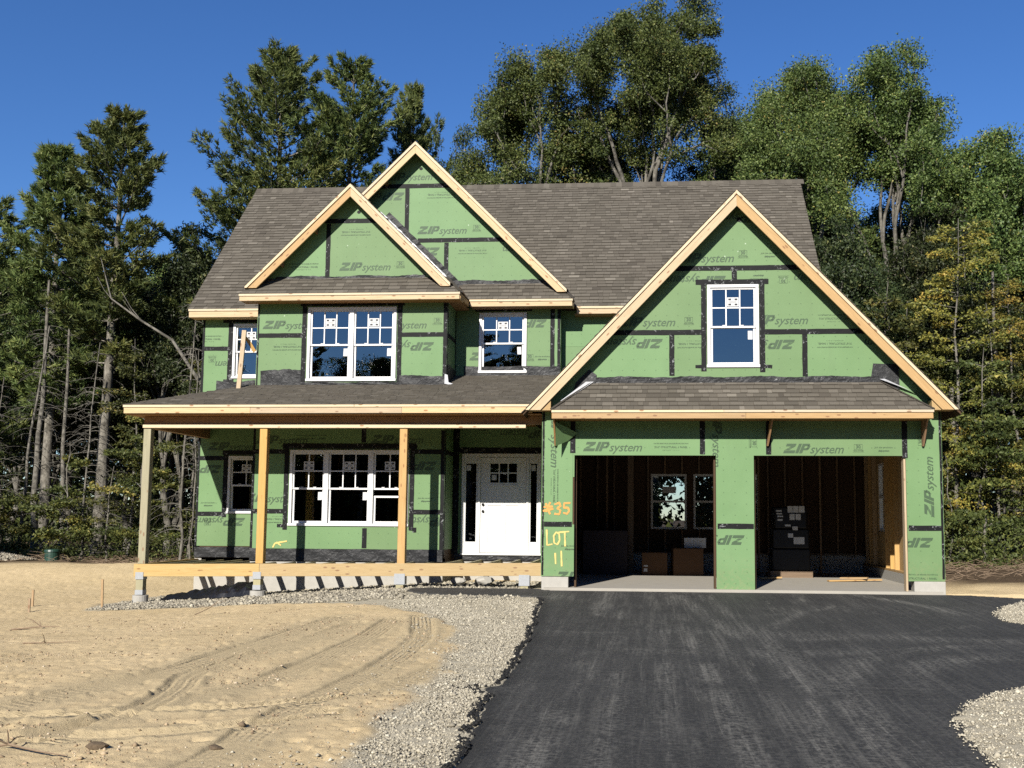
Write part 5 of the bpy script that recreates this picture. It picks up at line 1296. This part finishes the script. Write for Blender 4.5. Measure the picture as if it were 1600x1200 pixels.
# ------------------------------------------------------------------ TREES
def mat_leaf(name,stops,trans=.28,rough=.55):
    t=NT(name); s_=t.attr('shade'); r=t.rnd()
    c_=t.ramp(s_,*stops); hs=t.n('HueSaturation'); t.l(c_,hs.inputs['Color']); t.l(t.math('MULTIPLY_ADD',r,.35,.82),hs.inputs['Value']); t.l(t.math('MULTIPLY_ADD',r,.03,.485),hs.inputs['Hue'])
    t.l(hs.outputs[0],t.b.inputs['Base Color']); t.rough(rough); t.spec(.25)
    tr=t.n('BsdfTranslucent'); t.l(hs.outputs[0],tr.inputs[0]); mx=t.n('MixShader'); mx.inputs[0].default_value=trans
    t.l(t.b.outputs[0],mx.inputs[1]); t.l(tr.outputs[0],mx.inputs[2]); t.l(mx.outputs[0],t.o.inputs[0]); return t.m
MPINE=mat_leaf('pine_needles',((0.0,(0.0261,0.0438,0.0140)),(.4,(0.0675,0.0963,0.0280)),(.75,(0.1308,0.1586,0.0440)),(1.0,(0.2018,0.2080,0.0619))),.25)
MOAK=mat_leaf('oak_leaves',((0.0,(0.0256,0.0433,0.0116)),(.4,(0.0651,0.0927,0.0233)),(.75,(0.1283,0.1599,0.0431)),(.92,(0.1875,0.2061,0.0628)),(1.0,(0.2368,0.1958,0.0584))),.25)
MYEL=mat_leaf('yellowing_leaves',((0.0,(0.0684,0.0782,0.0187)),(.4,(0.1466,0.1417,0.0328)),(.75,(0.2639,0.2101,0.0468)),(1.0,(0.3519,0.2150,0.0514))),.35)
MUND=mat_leaf('understorey_leaves',((0.0,(0.0247,0.0345,0.0115)),(.5,(0.0715,0.0863,0.0230)),(.8,(0.1540,0.1540,0.0390)),(1.0,(0.2835,0.2281,0.0574))),.3)
MDARK=mat_leaf('dark_leaves',((0.0,(.010,.017,.006)),(.5,(.028,.040,.013)),(.85,(.062,.075,.025)),(1.0,(.12,.115,.04))),.2)
def mat_bark(name,c1,c2):
    t=NT(name); co=t.obj(); n=t.noise(t.mapped(co,(9,9,3)),2,5,.75); n2=t.noise(co,2.6,4,.7)
    b_=t.ramp(n,(.3,c1),(.65,c2)); t.col(t.mix(t.math('MULTIPLY',t.ramp(n2,(.45,0.0),(.6,1.0)),.75),b_,tuple(x*.45 for x in c1))); t.rough(.95); t.spec(.1); t.bump(n,.9,.03); return t.m
MBARK=mat_bark('grey_pine_bark',(0.0806,0.0720,0.0576),(0.2074,0.1930,0.1613))
MBARKO=mat_bark('pale_oak_bark',(0.0732,0.0666,0.0549),(0.1598,0.1498,0.1265))
MDEAD=mat_bark('dead_branch_bark',(0.0853,0.0786,0.0651),(0.1707,0.1595,0.1348))
R3=np.random.default_rng(5)
def unit(v): return v/np.maximum(np.linalg.norm(v,axis=-1,keepdims=True),1e-6)
def leaf_mesh(name,cen,axis,L,Wd,shade,mat):
    """one small leaf face per leaf"""
    n=len(cen); a=unit(axis); rnd=R3.normal(0,1,(n,3)); b=unit(np.cross(a,rnd)); L=L[:,None]; Wd=Wd[:,None]
    v=np.stack([cen-a*L*.5+b*Wd*.5,cen+a*L*.5,cen-a*L*.5-b*Wd*.5],1).reshape(-1,3)
    f=np.arange(3*n).reshape(-1,3)
    return npmesh(name,v,f,mat,{'shade':('FACE',np.clip(shade,0,1))})
def tubes_mesh(name,segs,mat,n=6):
    """segs: list of (points, radii) -> one mesh"""
    V=[];F=[];k=0
    ang=np.linspace(0,2*math.pi,n,endpoint=False)
    for pts,rad in segs:
        pts=np.asarray(pts,float); m=len(pts); d=unit(np.gradient(pts,axis=0)); ref=np.where(np.abs(d[:,2:3])>.9,np.array([[1.,0,0]]),np.array([[0,0,1.]]))
        a=unit(np.cross(d,ref)); b=np.cross(d,a); rad=np.asarray(rad,float)
        ring=pts[:,None]+rad[:,None,None]*(np.cos(ang)[None,:,None]*a[:,None]+np.sin(ang)[None,:,None]*b[:,None])
        V.append(ring.reshape(-1,3)); i=np.arange(m-1)[:,None]*n; j=np.arange(n)[None]; jn=(j+1)%n
        F.append(np.stack([k+i+j,k+i+jn,k+i+n+jn,k+i+n+j],-1).reshape(-1,4)); k+=m*n
    return npmesh(name,np.concatenate(V),np.concatenate(F),mat,smooth=True)
def pine(H,zb,R,seed,density=1.0,dead=True,lean=0.0,gap=.46,nbr=(4,7),tip=.16):
    r=np.random.default_rng(seed); segs=[]; dsegs=[]; cen=[];ax=[];sh=[]
    tz=np.linspace(0,H,14); wob=np.cumsum(r.normal(0,.035,(14,2)),0); tp=np.stack([wob[:,0]+lean*tz,wob[:,1],tz],1); r0=.014*H
    segs.append((tp,r0*(1-tz/H*.93)+.012))
    def trunk(z): return np.array([np.interp(z,tz,tp[:,0]),np.interp(z,tz,tp[:,1]),z])
    z=zb; az=r.uniform(0,6.28)
    while z<H-.15:
        t=(z-zb)/(H-zb); prof=(1-t)**.62*(.60+.40*min(1,t*5+.3))+.05 
        nb=r.integers(*nbr)
        for k in range(nb):
            a=az+k*6.283/nb+r.normal(0,.3); L=max(.25,R*prof*r.uniform(.55,1.2)); 
            if r.random()<.10: L*=1.3
            if r.random()<.12: continue
            up=.16+.62*t+r.normal(0,.10); m=6; s_=np.linspace(0,1,m)
            dirv=np.array([math.cos(a),math.sin(a),0]); p0=trunk(z)
            bp=p0[None]+dirv[None]*(L*s_)[:,None]; bp[:,2]+=L*(up*s_-.10*s_+tip*s_**2.5)
            segs.append((bp,np.linspace(.012+.012*L,.006,m)))
            nt=int((14+30*L)*density); u=.22+.78*r.random(nt)**.75; side=np.array([-dirv[1],dirv[0],0])
            lat=r.uniform(-1,1,nt)*(.12+.46*L*(1-u*.72))*.8
            c_=np.stack([np.interp(u,s_,bp[:,i]) for i in range(3)],1)+side[None]*lat[:,None]; c_[:,2]+=r.normal(.03,.07,nt)
            tone=r.normal(0,.10)
            nn=9
            for q in range(nn):
                dd=dirv[None]*r.uniform(.2,1,(nt,1))+side[None]*(np.sign(lat)*r.uniform(0,1,nt))[:,None]+np.stack([np.zeros(nt),np.zeros(nt),r.uniform(.1,1.0,nt)],1)+r.normal(0,.45,(nt,3))
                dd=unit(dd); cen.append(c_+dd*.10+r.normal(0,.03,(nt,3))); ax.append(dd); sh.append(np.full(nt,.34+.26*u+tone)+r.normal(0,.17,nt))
        z+=r.uniform(.75,1.25)*gap*(1.2-.5*t); az+=1.1
    if dead:
        for z in np.arange(1.2,zb+.8,.42):
            for k in range(r.integers(1,4)):
                a=r.uniform(0,6.28); L=r.uniform(.5,2.3); m=6; s_=np.linspace(0,1,m); p0=trunk(z); d=np.array([math.cos(a),math.sin(a),0])
                bp=p0[None]+d[None]*(L*s_)[:,None]; bp[:,2]+=L*(.12*s_-.35*s_**2)+r.normal(0,.03,m); dsegs.append((bp,np.linspace(.018,.004,m)))
                for q in range(3):
                    u=r.uniform(.3,.9); pp=np.array([np.interp(u,s_,bp[:,i]) for i in range(3)]); e=unit(d+r.normal(0,.7,3))*r.uniform(.2,.6)*L*.5; dsegs.append((np.stack([pp,pp+e*.6+[0,0,-.02],pp+e+[0,0,-.1]]),[.008,.006,.003]))
    cen=np.concatenate(cen);ax=np.concatenate(ax);sh=np.concatenate(sh); n=len(cen)
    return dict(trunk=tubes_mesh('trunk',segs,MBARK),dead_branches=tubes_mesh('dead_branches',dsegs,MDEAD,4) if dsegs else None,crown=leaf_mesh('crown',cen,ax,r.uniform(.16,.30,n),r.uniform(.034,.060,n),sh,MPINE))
def broad(H,zf,R,seed,nleaf=34000,leaf=.15,mat=None,spread=.9,sig=.42,bark=None,levels=4,tall=1.0,keep=.62):
    r=np.random.default_rng(seed); segs=[]; ends=[]
    def grow(p,d,L,rad,lev):
        m=5; pts=[p]; q=p.copy(); dd=d.copy()
        for i in range(m): dd=unit(dd+r.normal(0,.13,3)+np.array([0,0,.05])); q=q+dd*L/m; pts.append(q.copy())
        segs.append((np.array(pts),np.linspace(rad,rad*.62,m+1)))
        if lev>=2: ends.append((pts[-1],lev))
        if lev>=3: ends.append((pts[3],lev))
        if lev>=levels: return
        nb=3 if lev<2 else r.integers(2,4)
        for k in range(nb):
            a=r.uniform(0,6.28); e=unit(np.cross(dd,r.normal(0,1,3))); nd=unit(dd*(1.05 if k else 1.5)+e*spread*r.uniform(.5,1.15)+np.array([0,0,.16*tall]))
            st=pts[-1] if k<2 else pts[r.integers(2,5)]
            grow(st,nd,L*r.uniform(.58,.85),rad*.6,lev+1)
    tr=np.array([[0,0,0],[.05,0,zf*.35],[r.normal(0,.15),r.normal(0,.15),zf*.7],[r.normal(0,.25),r.normal(0,.25),zf]]); r0=.0115*H
    segs.append((tr,[r0*1.15,r0,r0*.9,r0*.8]))
    for k in range(5):
        a=k*1.2566+r.uniform(-.4,.4); e=np.array([math.cos(a),math.sin(a),0]); grow(tr[-1],unit(e*r.uniform(.25,.75)*spread+np.array([0,0,1.0])),(H-zf)*.36*r.uniform(.8,1.1),r0*.55,1)
    P=np.array([e[0] for e in ends])
    # fit the skeleton's ends to a rounded crown of the wanted size
    top=np.percentile(P[:,2],98.5); rad=np.percentile(np.hypot(P[:,0],P[:,1]),92); kr=(R-sig)/max(rad,.1)
    def fit(A):
        A=np.array(A,float); B=A.copy(); w=np.clip((A[:,2]-zf*.6)/(zf*.4+.01),0,1); B[:,0]*=1+(kr-1)*w; B[:,1]*=1+(kr-1)*w
        rho=np.clip(np.hypot(B[:,0],B[:,1])/R,0,1.1); t=np.clip((A[:,2]-zf)/(top-zf),0,1.0); h=A[:,2]>zf
        dome=zf+(H-.4-zf)*t**.80*np.sqrt(np.clip(1.12-.80*rho**2,.05,1)); B[h,2]=dome[h]; return B
    segs=[(fit(p),q) for p,q in segs]; P=fit(P); P=P[r.random(len(P))<keep]
    n=nleaf; i=r.integers(0,len(P),n); tone=r.normal(0,.12,len(P)); dens=r.uniform(.5,1.4,len(P))
    g=np.clip(r.normal(0,1,(n,3)),-1.7,1.7); cen=P[i]+g*(sig*dens[i])[:,None]*np.array([1,1,.72]); out=unit(cen-np.array([0,0,zf]))
    ax=unit(r.normal(0,1,(n,3))+out*.3+np.array([0,0,-.25])); sh=.44+tone[i]+r.normal(0,.20,n)
    return dict(trunk=tubes_mesh('trunk',segs,bark or MBARKO),crown=leaf_mesh('crown',cen,ax,r.uniform(.7,1.3,n)*leaf,r.uniform(.5,.85,n)*leaf,sh,mat or MOAK))
def sapling(H,R,seed,mat,nl=6000,leaf=.11,zb=1.2,fork=False):
    """slender understorey tree with flat sprays of leaves"""
    r=np.random.default_rng(seed); segs=[]; C=[];A=[];S=[]
    m=10; tz=np.linspace(0,H,m); w=np.cumsum(r.normal(0,.07,(m,2)),0); tp=np.stack([w[:,0],w[:,1],tz],1); segs.append((tp,np.linspace(.012*H**.8,.008,m)))
    nb=int(H*5.5)
    for k in range(nb):
        z=r.uniform(zb,H*.97); t=(z-zb)/(H-zb); a=r.uniform(0,6.28); L=R*(1-t*.65)*r.uniform(.4,1.15); s_=np.linspace(0,1,5); d=np.array([math.cos(a),math.sin(a),0]); p0=np.array([np.interp(z,tz,tp[:,0]),np.interp(z,tz,tp[:,1]),z])
        bp=p0[None]+d[None]*(L*s_)[:,None]; bp[:,2]+=L*(.35*s_-.22*s_**2)+r.normal(0,.03,5); segs.append((bp,np.linspace(.012,.003,5)))
        n=max(6,int(nl/nb*L/R*1.3)); u=r.uniform(.2,1.05,n); side=np.array([-d[1],d[0],0]); lat=r.normal(0,.28,n)*L*(1.1-u*.6)
        c_=np.stack([np.interp(u,s_,bp[:,i]) for i in range(3)],1)+side[None]*lat[:,None]; c_[:,2]+=r.normal(-.02,.05,n)-.08*np.abs(lat); C.append(c_); A.append(unit(d[None]+r.normal(0,.7,(n,3)))); S.append(np.full(n,.45+r.normal(0,.18))+r.normal(0,.16,n))
    C=np.concatenate(C);A=np.concatenate(A);S=np.concatenate(S); n=len(C)
    return dict(trunk=tubes_mesh('trunk',segs,MDEAD,5),crown=leaf_mesh('crown',C,A,r.uniform(.7,1.3,n)*leaf,r.uniform(.5,.8,n)*leaf,S,mat))
def snag(H,seed,nb=60,L0=1.3,rad=.07):
    """bare dead conifer: a pale stem with drooping dry branches"""
    r=np.random.default_rng(seed); segs=[]; m=10; tz=np.linspace(0,H,m); w=np.cumsum(r.normal(0,.05,(m,2)),0); tp=np.stack([w[:,0]+.02*tz,w[:,1],tz],1); segs.append((tp,np.linspace(rad*.85,rad*.3,m))); ds=[]
    for k in range(nb):
        z=r.uniform(H*.12,H*.98); a=r.uniform(0,6.28); L=L0*r.uniform(.3,1.1)*(1.1-.7*z/H); s_=np.linspace(0,1,6); d=np.array([math.cos(a),math.sin(a),0]); p0=np.array([np.interp(z,tz,tp[:,0]),np.interp(z,tz,tp[:,1]),z]); bp=p0[None]+d[None]*(L*s_)[:,None]; bp[:,2]+=L*(.35*s_-.75*s_**2); ds.append((bp,np.linspace(.013,.003,6)))
        for q in range(2):
            u=r.uniform(.3,.9); pp=np.array([np.interp(u,s_,bp[:,i]) for i in range(3)]); e=unit(d+r.normal(0,.6,3))*L*.35; ds.append((np.stack([pp,pp+e*.5,pp+e+[0,0,-.12*L]]),[.006,.005,.003]))
    return dict(trunk=tubes_mesh('trunk',segs,MDEAD,7),dead_branches=tubes_mesh('dead_branches',ds,MDEAD,4))
def gzc(x,y): return float(zbase(np.array([x]),np.array([min(max(y,2),90)]))[0])-.15
def plant(name,meshes,x,y,s=(1,1,1),rz=0.0,label='',cat='tree',group=None,tilt=(0,0)):
    t=empty(name,(x,y,gzc(x,y)))
    Mw=Matrix.Translation((x,y,gzc(x,y)))@Matrix.Rotation(rz,4,'Z')@Matrix.Rotation(tilt[0],4,'Y')@Matrix.Rotation(tilt[1],4,'X')@Matrix.Diagonal((*s,1)) if not isinstance(s,(int,float)) else Matrix.Translation((x,y,gzc(x,y)))@Matrix.Rotation(rz,4,'Z')@Matrix.Rotation(tilt[0],4,'Y')@Matrix.Rotation(tilt[1],4,'X')@Matrix.Diagonal((s,s,s,1))
    t.matrix_basis=Mw; W[t.name]=Mw
    for part,me in meshes.items():
        if me is None: continue
        o=bpy.data.objects.new(part,me); put(o,t,Mw)
        if part=='dead_branches': tag(o,kind='stuff')
    tag(t,label,cat,group); return t

GT='trees of the woods behind the house'
SP={'P1':pine(14.8,5.4,2.5,1,1.15,gap=.60,nbr=(5,7),tip=.22),'P2':pine(15.9,6.8,2.4,2,1.15,gap=.62,nbr=(5,7),tip=.22),'P3':pine(19.6,6.5,4.1,3,1.0,dead=False,gap=.60,nbr=(4,7),tip=.24),'P4':pine(19.9,8.0,3.5,4,1.0,dead=False,gap=.56,nbr=(4,7),tip=.24),'P6':pine(12.5,3.2,3.0,5,.8,gap=.56),
    'O1':broad(19.3,8.0,3.7,11,125000,.088,sig=.24,keep=.75,levels=5),'O2':broad(22.3,9.0,5.0,12,200000,.09,sig=.27,keep=.75,levels=5),'O3':broad(19.0,7.5,4.1,13,155000,.088,sig=.26,keep=.8,levels=5),'O4':broad(18.2,7.2,3.5,14,120000,.088,sig=.24,keep=.75,levels=5),'O5':broad(14.2,4.6,3.5,15,110000,.09,sig=.26,levels=5,keep=.75),
    'M1':broad(11.5,3.0,2.6,21,56000,.09,sig=.26,mat=MDARK,keep=.5,levels=5),'M2':broad(10,2.6,2.4,22,50000,.09,sig=.25,mat=MDARK,keep=.5,levels=5),
    'Y1':sapling(10.2,2.4,31,MYEL,17000,.09,1.2),'U1':sapling(5.2,1.6,32,MUND,9000,.085,.8),'U2':sapling(3.4,1.3,33,MUND,7500,.08,.25),'U3':sapling(7.0,1.7,34,MUND,9000,.085,1.0),
    'D1':snag(9.5,41,70,1.5,.075),'D2':snag(7.2,42,60,1.2,.05),'D3':snag(12,43,50,1.6,.13)}
def T(k,x,y,lab,s=1.0,rz=0.0,name=None,group=GT,tilt=(0,0),cat='tree'):
    nm=name or ('pine_tree' if k[0]=='P' else 'broadleaf_tree' if k[0] in 'OM' else 'sapling' if k[0] in 'YU' else 'dead_tree')
    return plant(nm,SP[k],x,y,s,rz,lab,cat,group,tilt)
# trees that stand out
T('P1',-21.5,35,'tall pine at the far left with twin grey stems beside it',1.0,.3)
T('P2',-18.9,34,'tall narrow pine with a bare grey lower stem left of the house',1.0,1.0)
T('P6',-24.6,36,'dark pine cut off by the left edge of the picture',1.05,.5)
T('P3',-14.5,38,'tallest broad pine rising behind the left end of the main roof',1.0,2.2)
T('P4',-11.7,39,'yellowish-green pine behind the two front gables',1.0,.4)
T('P2',-10.2,42,'slim pine top just right of the taller gable peak',(.75,.75,1.28),2.0)
T('M1',-8.2,40,'small dark broadleaf crown right of the gable peak, above the roof',(.75,.75,1.55),.7)
T('M1',-6.7,41,'dark round crown between the gable peak and the oaks, above the roof',(.85,.85,1.46),2.9)
T('M2',-9.3,41.5,'dark narrow crown just right of the gable peak, behind the slim pine',(.8,.8,1.72),1.3)
T('O1',-4.7,38,'loose-crowned oak behind the middle of the main ridge',(1.0,1.0,1.0),.2)
T('O2',.05,37,'tallest oak with pale forked limbs above the main ridge',1.0,1.1)
T('O3',5.7,38,'round-crowned oak behind the right end of the main ridge',1.0,.2)
T('O4',8.5,36.5,'oak with open airy crown right of the roof end',1.0,2.4)
T('O5',11.9,36,'shorter broadleaf tree at the right edge of the picture',1.04,.9)
T('M1',-17.6,36.5,'dark bushy tree with pale curved dead limbs left of the house',(1.05,1.05,1.12),1.9)
T('Y1',8.7,30.2,'slender sapling with golden leaves right of the garage',1.0,.6)
T('Y1',11.0,31.0,'golden-leaved sapling cut by the right picture edge',(.95,.95,.85),2.6)
T('D3',10.4,31.4,'straight pale grey trunk standing right of the garage',(1,1,.74),0.0,cat='tree')
T('D3',9.35,31.8,'thick broken trunk beside the garage corner',(1.6,1.6,.45),1.3)
T('D3',-20.65,33.2,'thick pale pine stem, left of the twin stems at far left',(1.1,1.1,.80),.4)
T('D3',-20.1,33.9,'slimmer pale pine stem, right of the twin stems at far left',(.9,.9,.72),2.0)
T('D1',-19.9,31.2,'bare dead sapling with drooping twigs at the far left',(1,1,.80),.2,tilt=(.07,0))
T('D2',-20.2,30.0,'thin dead stem at the left picture edge',(1,1,.8),1.5)
T('D2',-17.75,31.0,'thin pale dead stem between the grey pine trunks',(1,1,.98),.9)
T('D2',-16.5,30.2,'short slender white stem near the utility box',(.9,.9,.42),.9,tilt=(-.04,0))
T('D2',-13.9,29.6,'thin pale stem seen between the porch post and the house wall',(1.1,1.1,1.15),.4)
T('D2',-13.4,29.2,'second thin pale stem beside the house corner under the porch beam',(.8,.8,.9),2.4)
# leaning pale dead limbs reaching out left of the bay
R4=np.random.default_rng(77)
def limb(pts,rads,x,y,lab):
    pts=np.array(pts,float); segs=[(pts,rads)]
    for k in range(7):
        i=R4.integers(1,len(pts)-1); d=unit(pts[i+1]-pts[i-1]+R4.normal(0,.6,3)); L=R4.uniform(.5,1.5); segs.append((np.stack([pts[i],pts[i]+d*L*.5+[0,0,.08],pts[i]+d*L+[0,0,.3]]),[rads[i]*.5,rads[i]*.3,.006]))
    t=empty('dead_limb_tree',(x,y,0)); o=put(bpy.data.objects.new('trunk',tubes_mesh('trunk',segs,MDEAD,6)),t); tag(t,lab,'tree',GT)
limb([(-12.6,30,-.3),(-12.9,30,2.6),(-13.6,30,5.2),(-14.6,30,6.6),(-15.6,30,7.2),(-16.6,30,7.9),(-17.0,30,9.2)],[.09,.08,.065,.045,.035,.025,.01],-12.6,30,'pale crooked dead tree leaning left of the house corner')
limb([(-13.2,31,-.3),(-13.4,31,4.0),(-13.2,31,7.2),(-12.6,31,9.4),(-12.5,31,10.6)],[.06,.05,.04,.03,.012],-13.2,31,'pale dead limb curving up beside the left roof edge')
# understorey at the forest edge
SPOTS=[('U1',-15.2,29.8,1.0),('U3',-14.6,31.5,1.0),('U2',-17.4,29.6,1.1),('U2',-20.4,30.6,1.2),('U3',-13.0,31.3,1.0),('U1',-12.2,30.2,1.0),('U2',-11.6,29.4,1.2),('U3',-17.0,32.6,1.05),
       ('U1',7.3,29.4,1.1),('U1',9.4,29.6,1.2),('U2',8.0,28.2,.9),('U1',11.2,29.2,1.0),('U3',7.6,31.4,1.15),('U3',10.2,30.2,1.1),('U2',12.6,29.0,1.1),('U3',6.6,30.6,1.2),('U3',12.3,31.5,1.2)]
for i,(k,x,y,s) in enumerate(SPOTS):
    T(k,x,y,'leafy green-gold sapling in the undergrowth left of the house' if x<0 else 'leafy green-gold sapling in the undergrowth right of the garage',s,i*1.7,group='saplings at the wood edge left of the house' if x<0 else 'saplings at the wood edge right of the garage')
# darker trees deeper in
r=random.Random(3)
FILL=[('P6',-27.5,39),('M1',-25,41),('P6',-23,41.5),('M2',-21,40),('P1',-26.5,45),('M1',-19.2,41),('P6',-16.6,42),('M2',-15.2,40),('O5',-22.5,47),('P6',-20,46.5),('O5',-17.5,48),('M1',-13,36),('M2',-23.2,37.5),('M2',-18.2,38.2),('M1',-16,37),('M2',-12,35.5),
      ('M1',6.2,33),('M2',7.6,34),('M1',9.3,34.5),('M2',10.8,35.2),('P6',12.8,37),('M1',13.3,34),('O5',9.8,41),('O5',6.5,42),('P6',7.4,38.5),('O5',13.5,42),('P6',15.8,40),('O3',4.2,44),('O5',-4.4,43),('M1',-6.2,40.5),('O5',-6.2,44),('O5',-9.4,45),('P6',14.8,35),('M2',5.2,31.6),('M1',-10.8,33.5),('O3',-2.0,46),('P6',-29.5,43),('O5',-31,47),('O5',18,45),('M1',4.6,40)]
for i,(k,x,y) in enumerate(FILL):
    T(k,x,y,'dark tree deep in the woods, its crown merging with its neighbours',r.uniform(.88,1.08),r.uniform(0,6.28),group='dark trees deep in the woods')
for i in range(26):
    x=-46+i*3.9+r.uniform(-1,1); y=56+r.uniform(-4,6)
    if -1.6<x<3.6: x=-6.0 if x<1 else 7.4
    T(r.choice(('O5','P6','O5','M1')),x,y,'dark tree deep in the woods, its crown merging with its neighbours',(1.25,1.25,r.uniform(.85,1.02)),r.uniform(0,6.28),group='dark trees deep in the woods')
# trees across the road, mirrored in the window panes
for i in range(17):
    x=-52+i*6.5+r.uniform(-1.5,1.5); y=-30+r.uniform(-5,4)
    T(r.choice(('P1','O5','P6','O5')),x,y,'tree across the road, mirrored in the window panes',(1.5,1.5,r.uniform(.85,1.05)),r.uniform(0,6.28),group='trees across the road')
for i in range(9):  # unseen trees added on both sides to cut the low sky light
    for sd in (-1,1):
        T(r.choice(('P1','O5','P6','O5')),sd*(27+r.uniform(0,5)) ,-20+i*5.2+r.uniform(-1,1),'unseen tree added beside the lot to block low sky light',(1.3,1.3,r.uniform(.95,1.2)),r.uniform(0,6.28),group='unseen trees added to block low sky light')
# low undergrowth and brush: nobody could count it
def brush(name,label,xr,yr,n,hmax,leaf,mat,gap=None):
    x=R4.uniform(*xr,n); y=R4.uniform(*yr,n)
    if gap: k=~((x/y>gap[0])&(x/y<gap[1])); x=x[k]; y=y[k]; n=len(x)
    h=hmax*R4.uniform(0,1,n)**1.8*(.4+.9*fbm(x*.6,y*.6,3,501)); z=zbase(x,y)+h; c_=np.stack([x,y,z],1)
    me=leaf_mesh(name,c_,unit(R4.normal(0,1,(n,3))+np.array([0,0,.3])),R4.uniform(.7,1.4,n)*leaf,R4.uniform(.4,.8,n)*leaf,.35+.35*(fbm(x*1.1,y*1.1,3,503)-.3)+R4.normal(0,.15,n),mat)
    tag(put(bpy.data.objects.new(name,me)),label,kind='stuff')
brush('undergrowth','low leafy undergrowth at the wood edge left of the house',(-27,-10.4),(29.6,36),15000,1.1,.085,MUND)
brush('undergrowth','low leafy undergrowth at the wood edge right of the garage',(5.9,17),(26.5,34),30000,1.5,.085,MUND)
# dry sticks and slash right of the garage and left at the wood edge
def slash(label,xr,yr,n,seed):
    r=np.random.default_rng(seed); segs=[]
    for k in range(n):
        x=r.uniform(*xr); y=r.uniform(*yr); z=float(zbase(np.array([x]),np.array([y]))[0])+r.uniform(0,.08); a=r.uniform(0,6.28); L=r.uniform(.15,.7); e=np.array([math.cos(a)*L,math.sin(a)*L*.6,r.uniform(0,.35)*L]); p=np.array([x,y,z]); segs.append((np.stack([p,p+e*.5+r.normal(0,.04,3),p+e]),[.008,.006,.003]))
    tag(put(bpy.data.objects.new('brushwood',tubes_mesh('brushwood',segs,MTWIG,4))),label,kind='stuff')
brush('undergrowth','dark undergrowth and saplings behind the house',(-11,6.5),(33,38),26000,3.4,.16,MUND,(.009,.036))
slash('tangle of dry brushwood on the bank right of the garage',(5.8,14),(21.5,30),700,5)
slash('dry brushwood along the wood edge left of the house',(-24,-10.5),(27.5,31),600,6)

n=230000; x=R4.uniform(-75,75,n); y=54+R4.uniform(0,17,n); hh=10.5+4*fbm(x*.12,x*0,3,601); z=hh*R4.uniform(0,1,n)**1.6-.3; k=~((x/y>.010)&(x/y<.036)&(z<3.4)&(R4.uniform(0,1,n)<.86)); x=x[k]; y=y[k]; z=z[k]; n=len(x)
me=leaf_mesh('treeline',np.stack([x,y,z],1),unit(R4.normal(0,1,(n,3))),R4.uniform(.25,.5,n),R4.uniform(.18,.36,n),.35+.3*(fbm(x*.3,z*.3,3,603)-.5)+R4.normal(0,.12,n),MUND)
tag(put(bpy.data.objects.new('treeline',me)),'far dark woods closing the view between the trunks',kind='stuff')

n=190000; x=R4.uniform(-90,90,n); y=-42-R4.uniform(0,9,n); hh=7.5+4*fbm(x*.12,x*0,3,611); z=hh*R4.uniform(0,1,n)**1.3
me=leaf_mesh('treeline',np.stack([x,y,z],1),unit(R4.normal(0,1,(n,3))),R4.uniform(.5,1.0,n),R4.uniform(.4,.75,n),.35+.3*(fbm(x*.3,z*.3,3,613)-.5)+R4.normal(0,.12,n),MUND)
tag(put(bpy.data.objects.new('treeline',me)),'woods across the road mirrored in the window panes',kind='stuff')
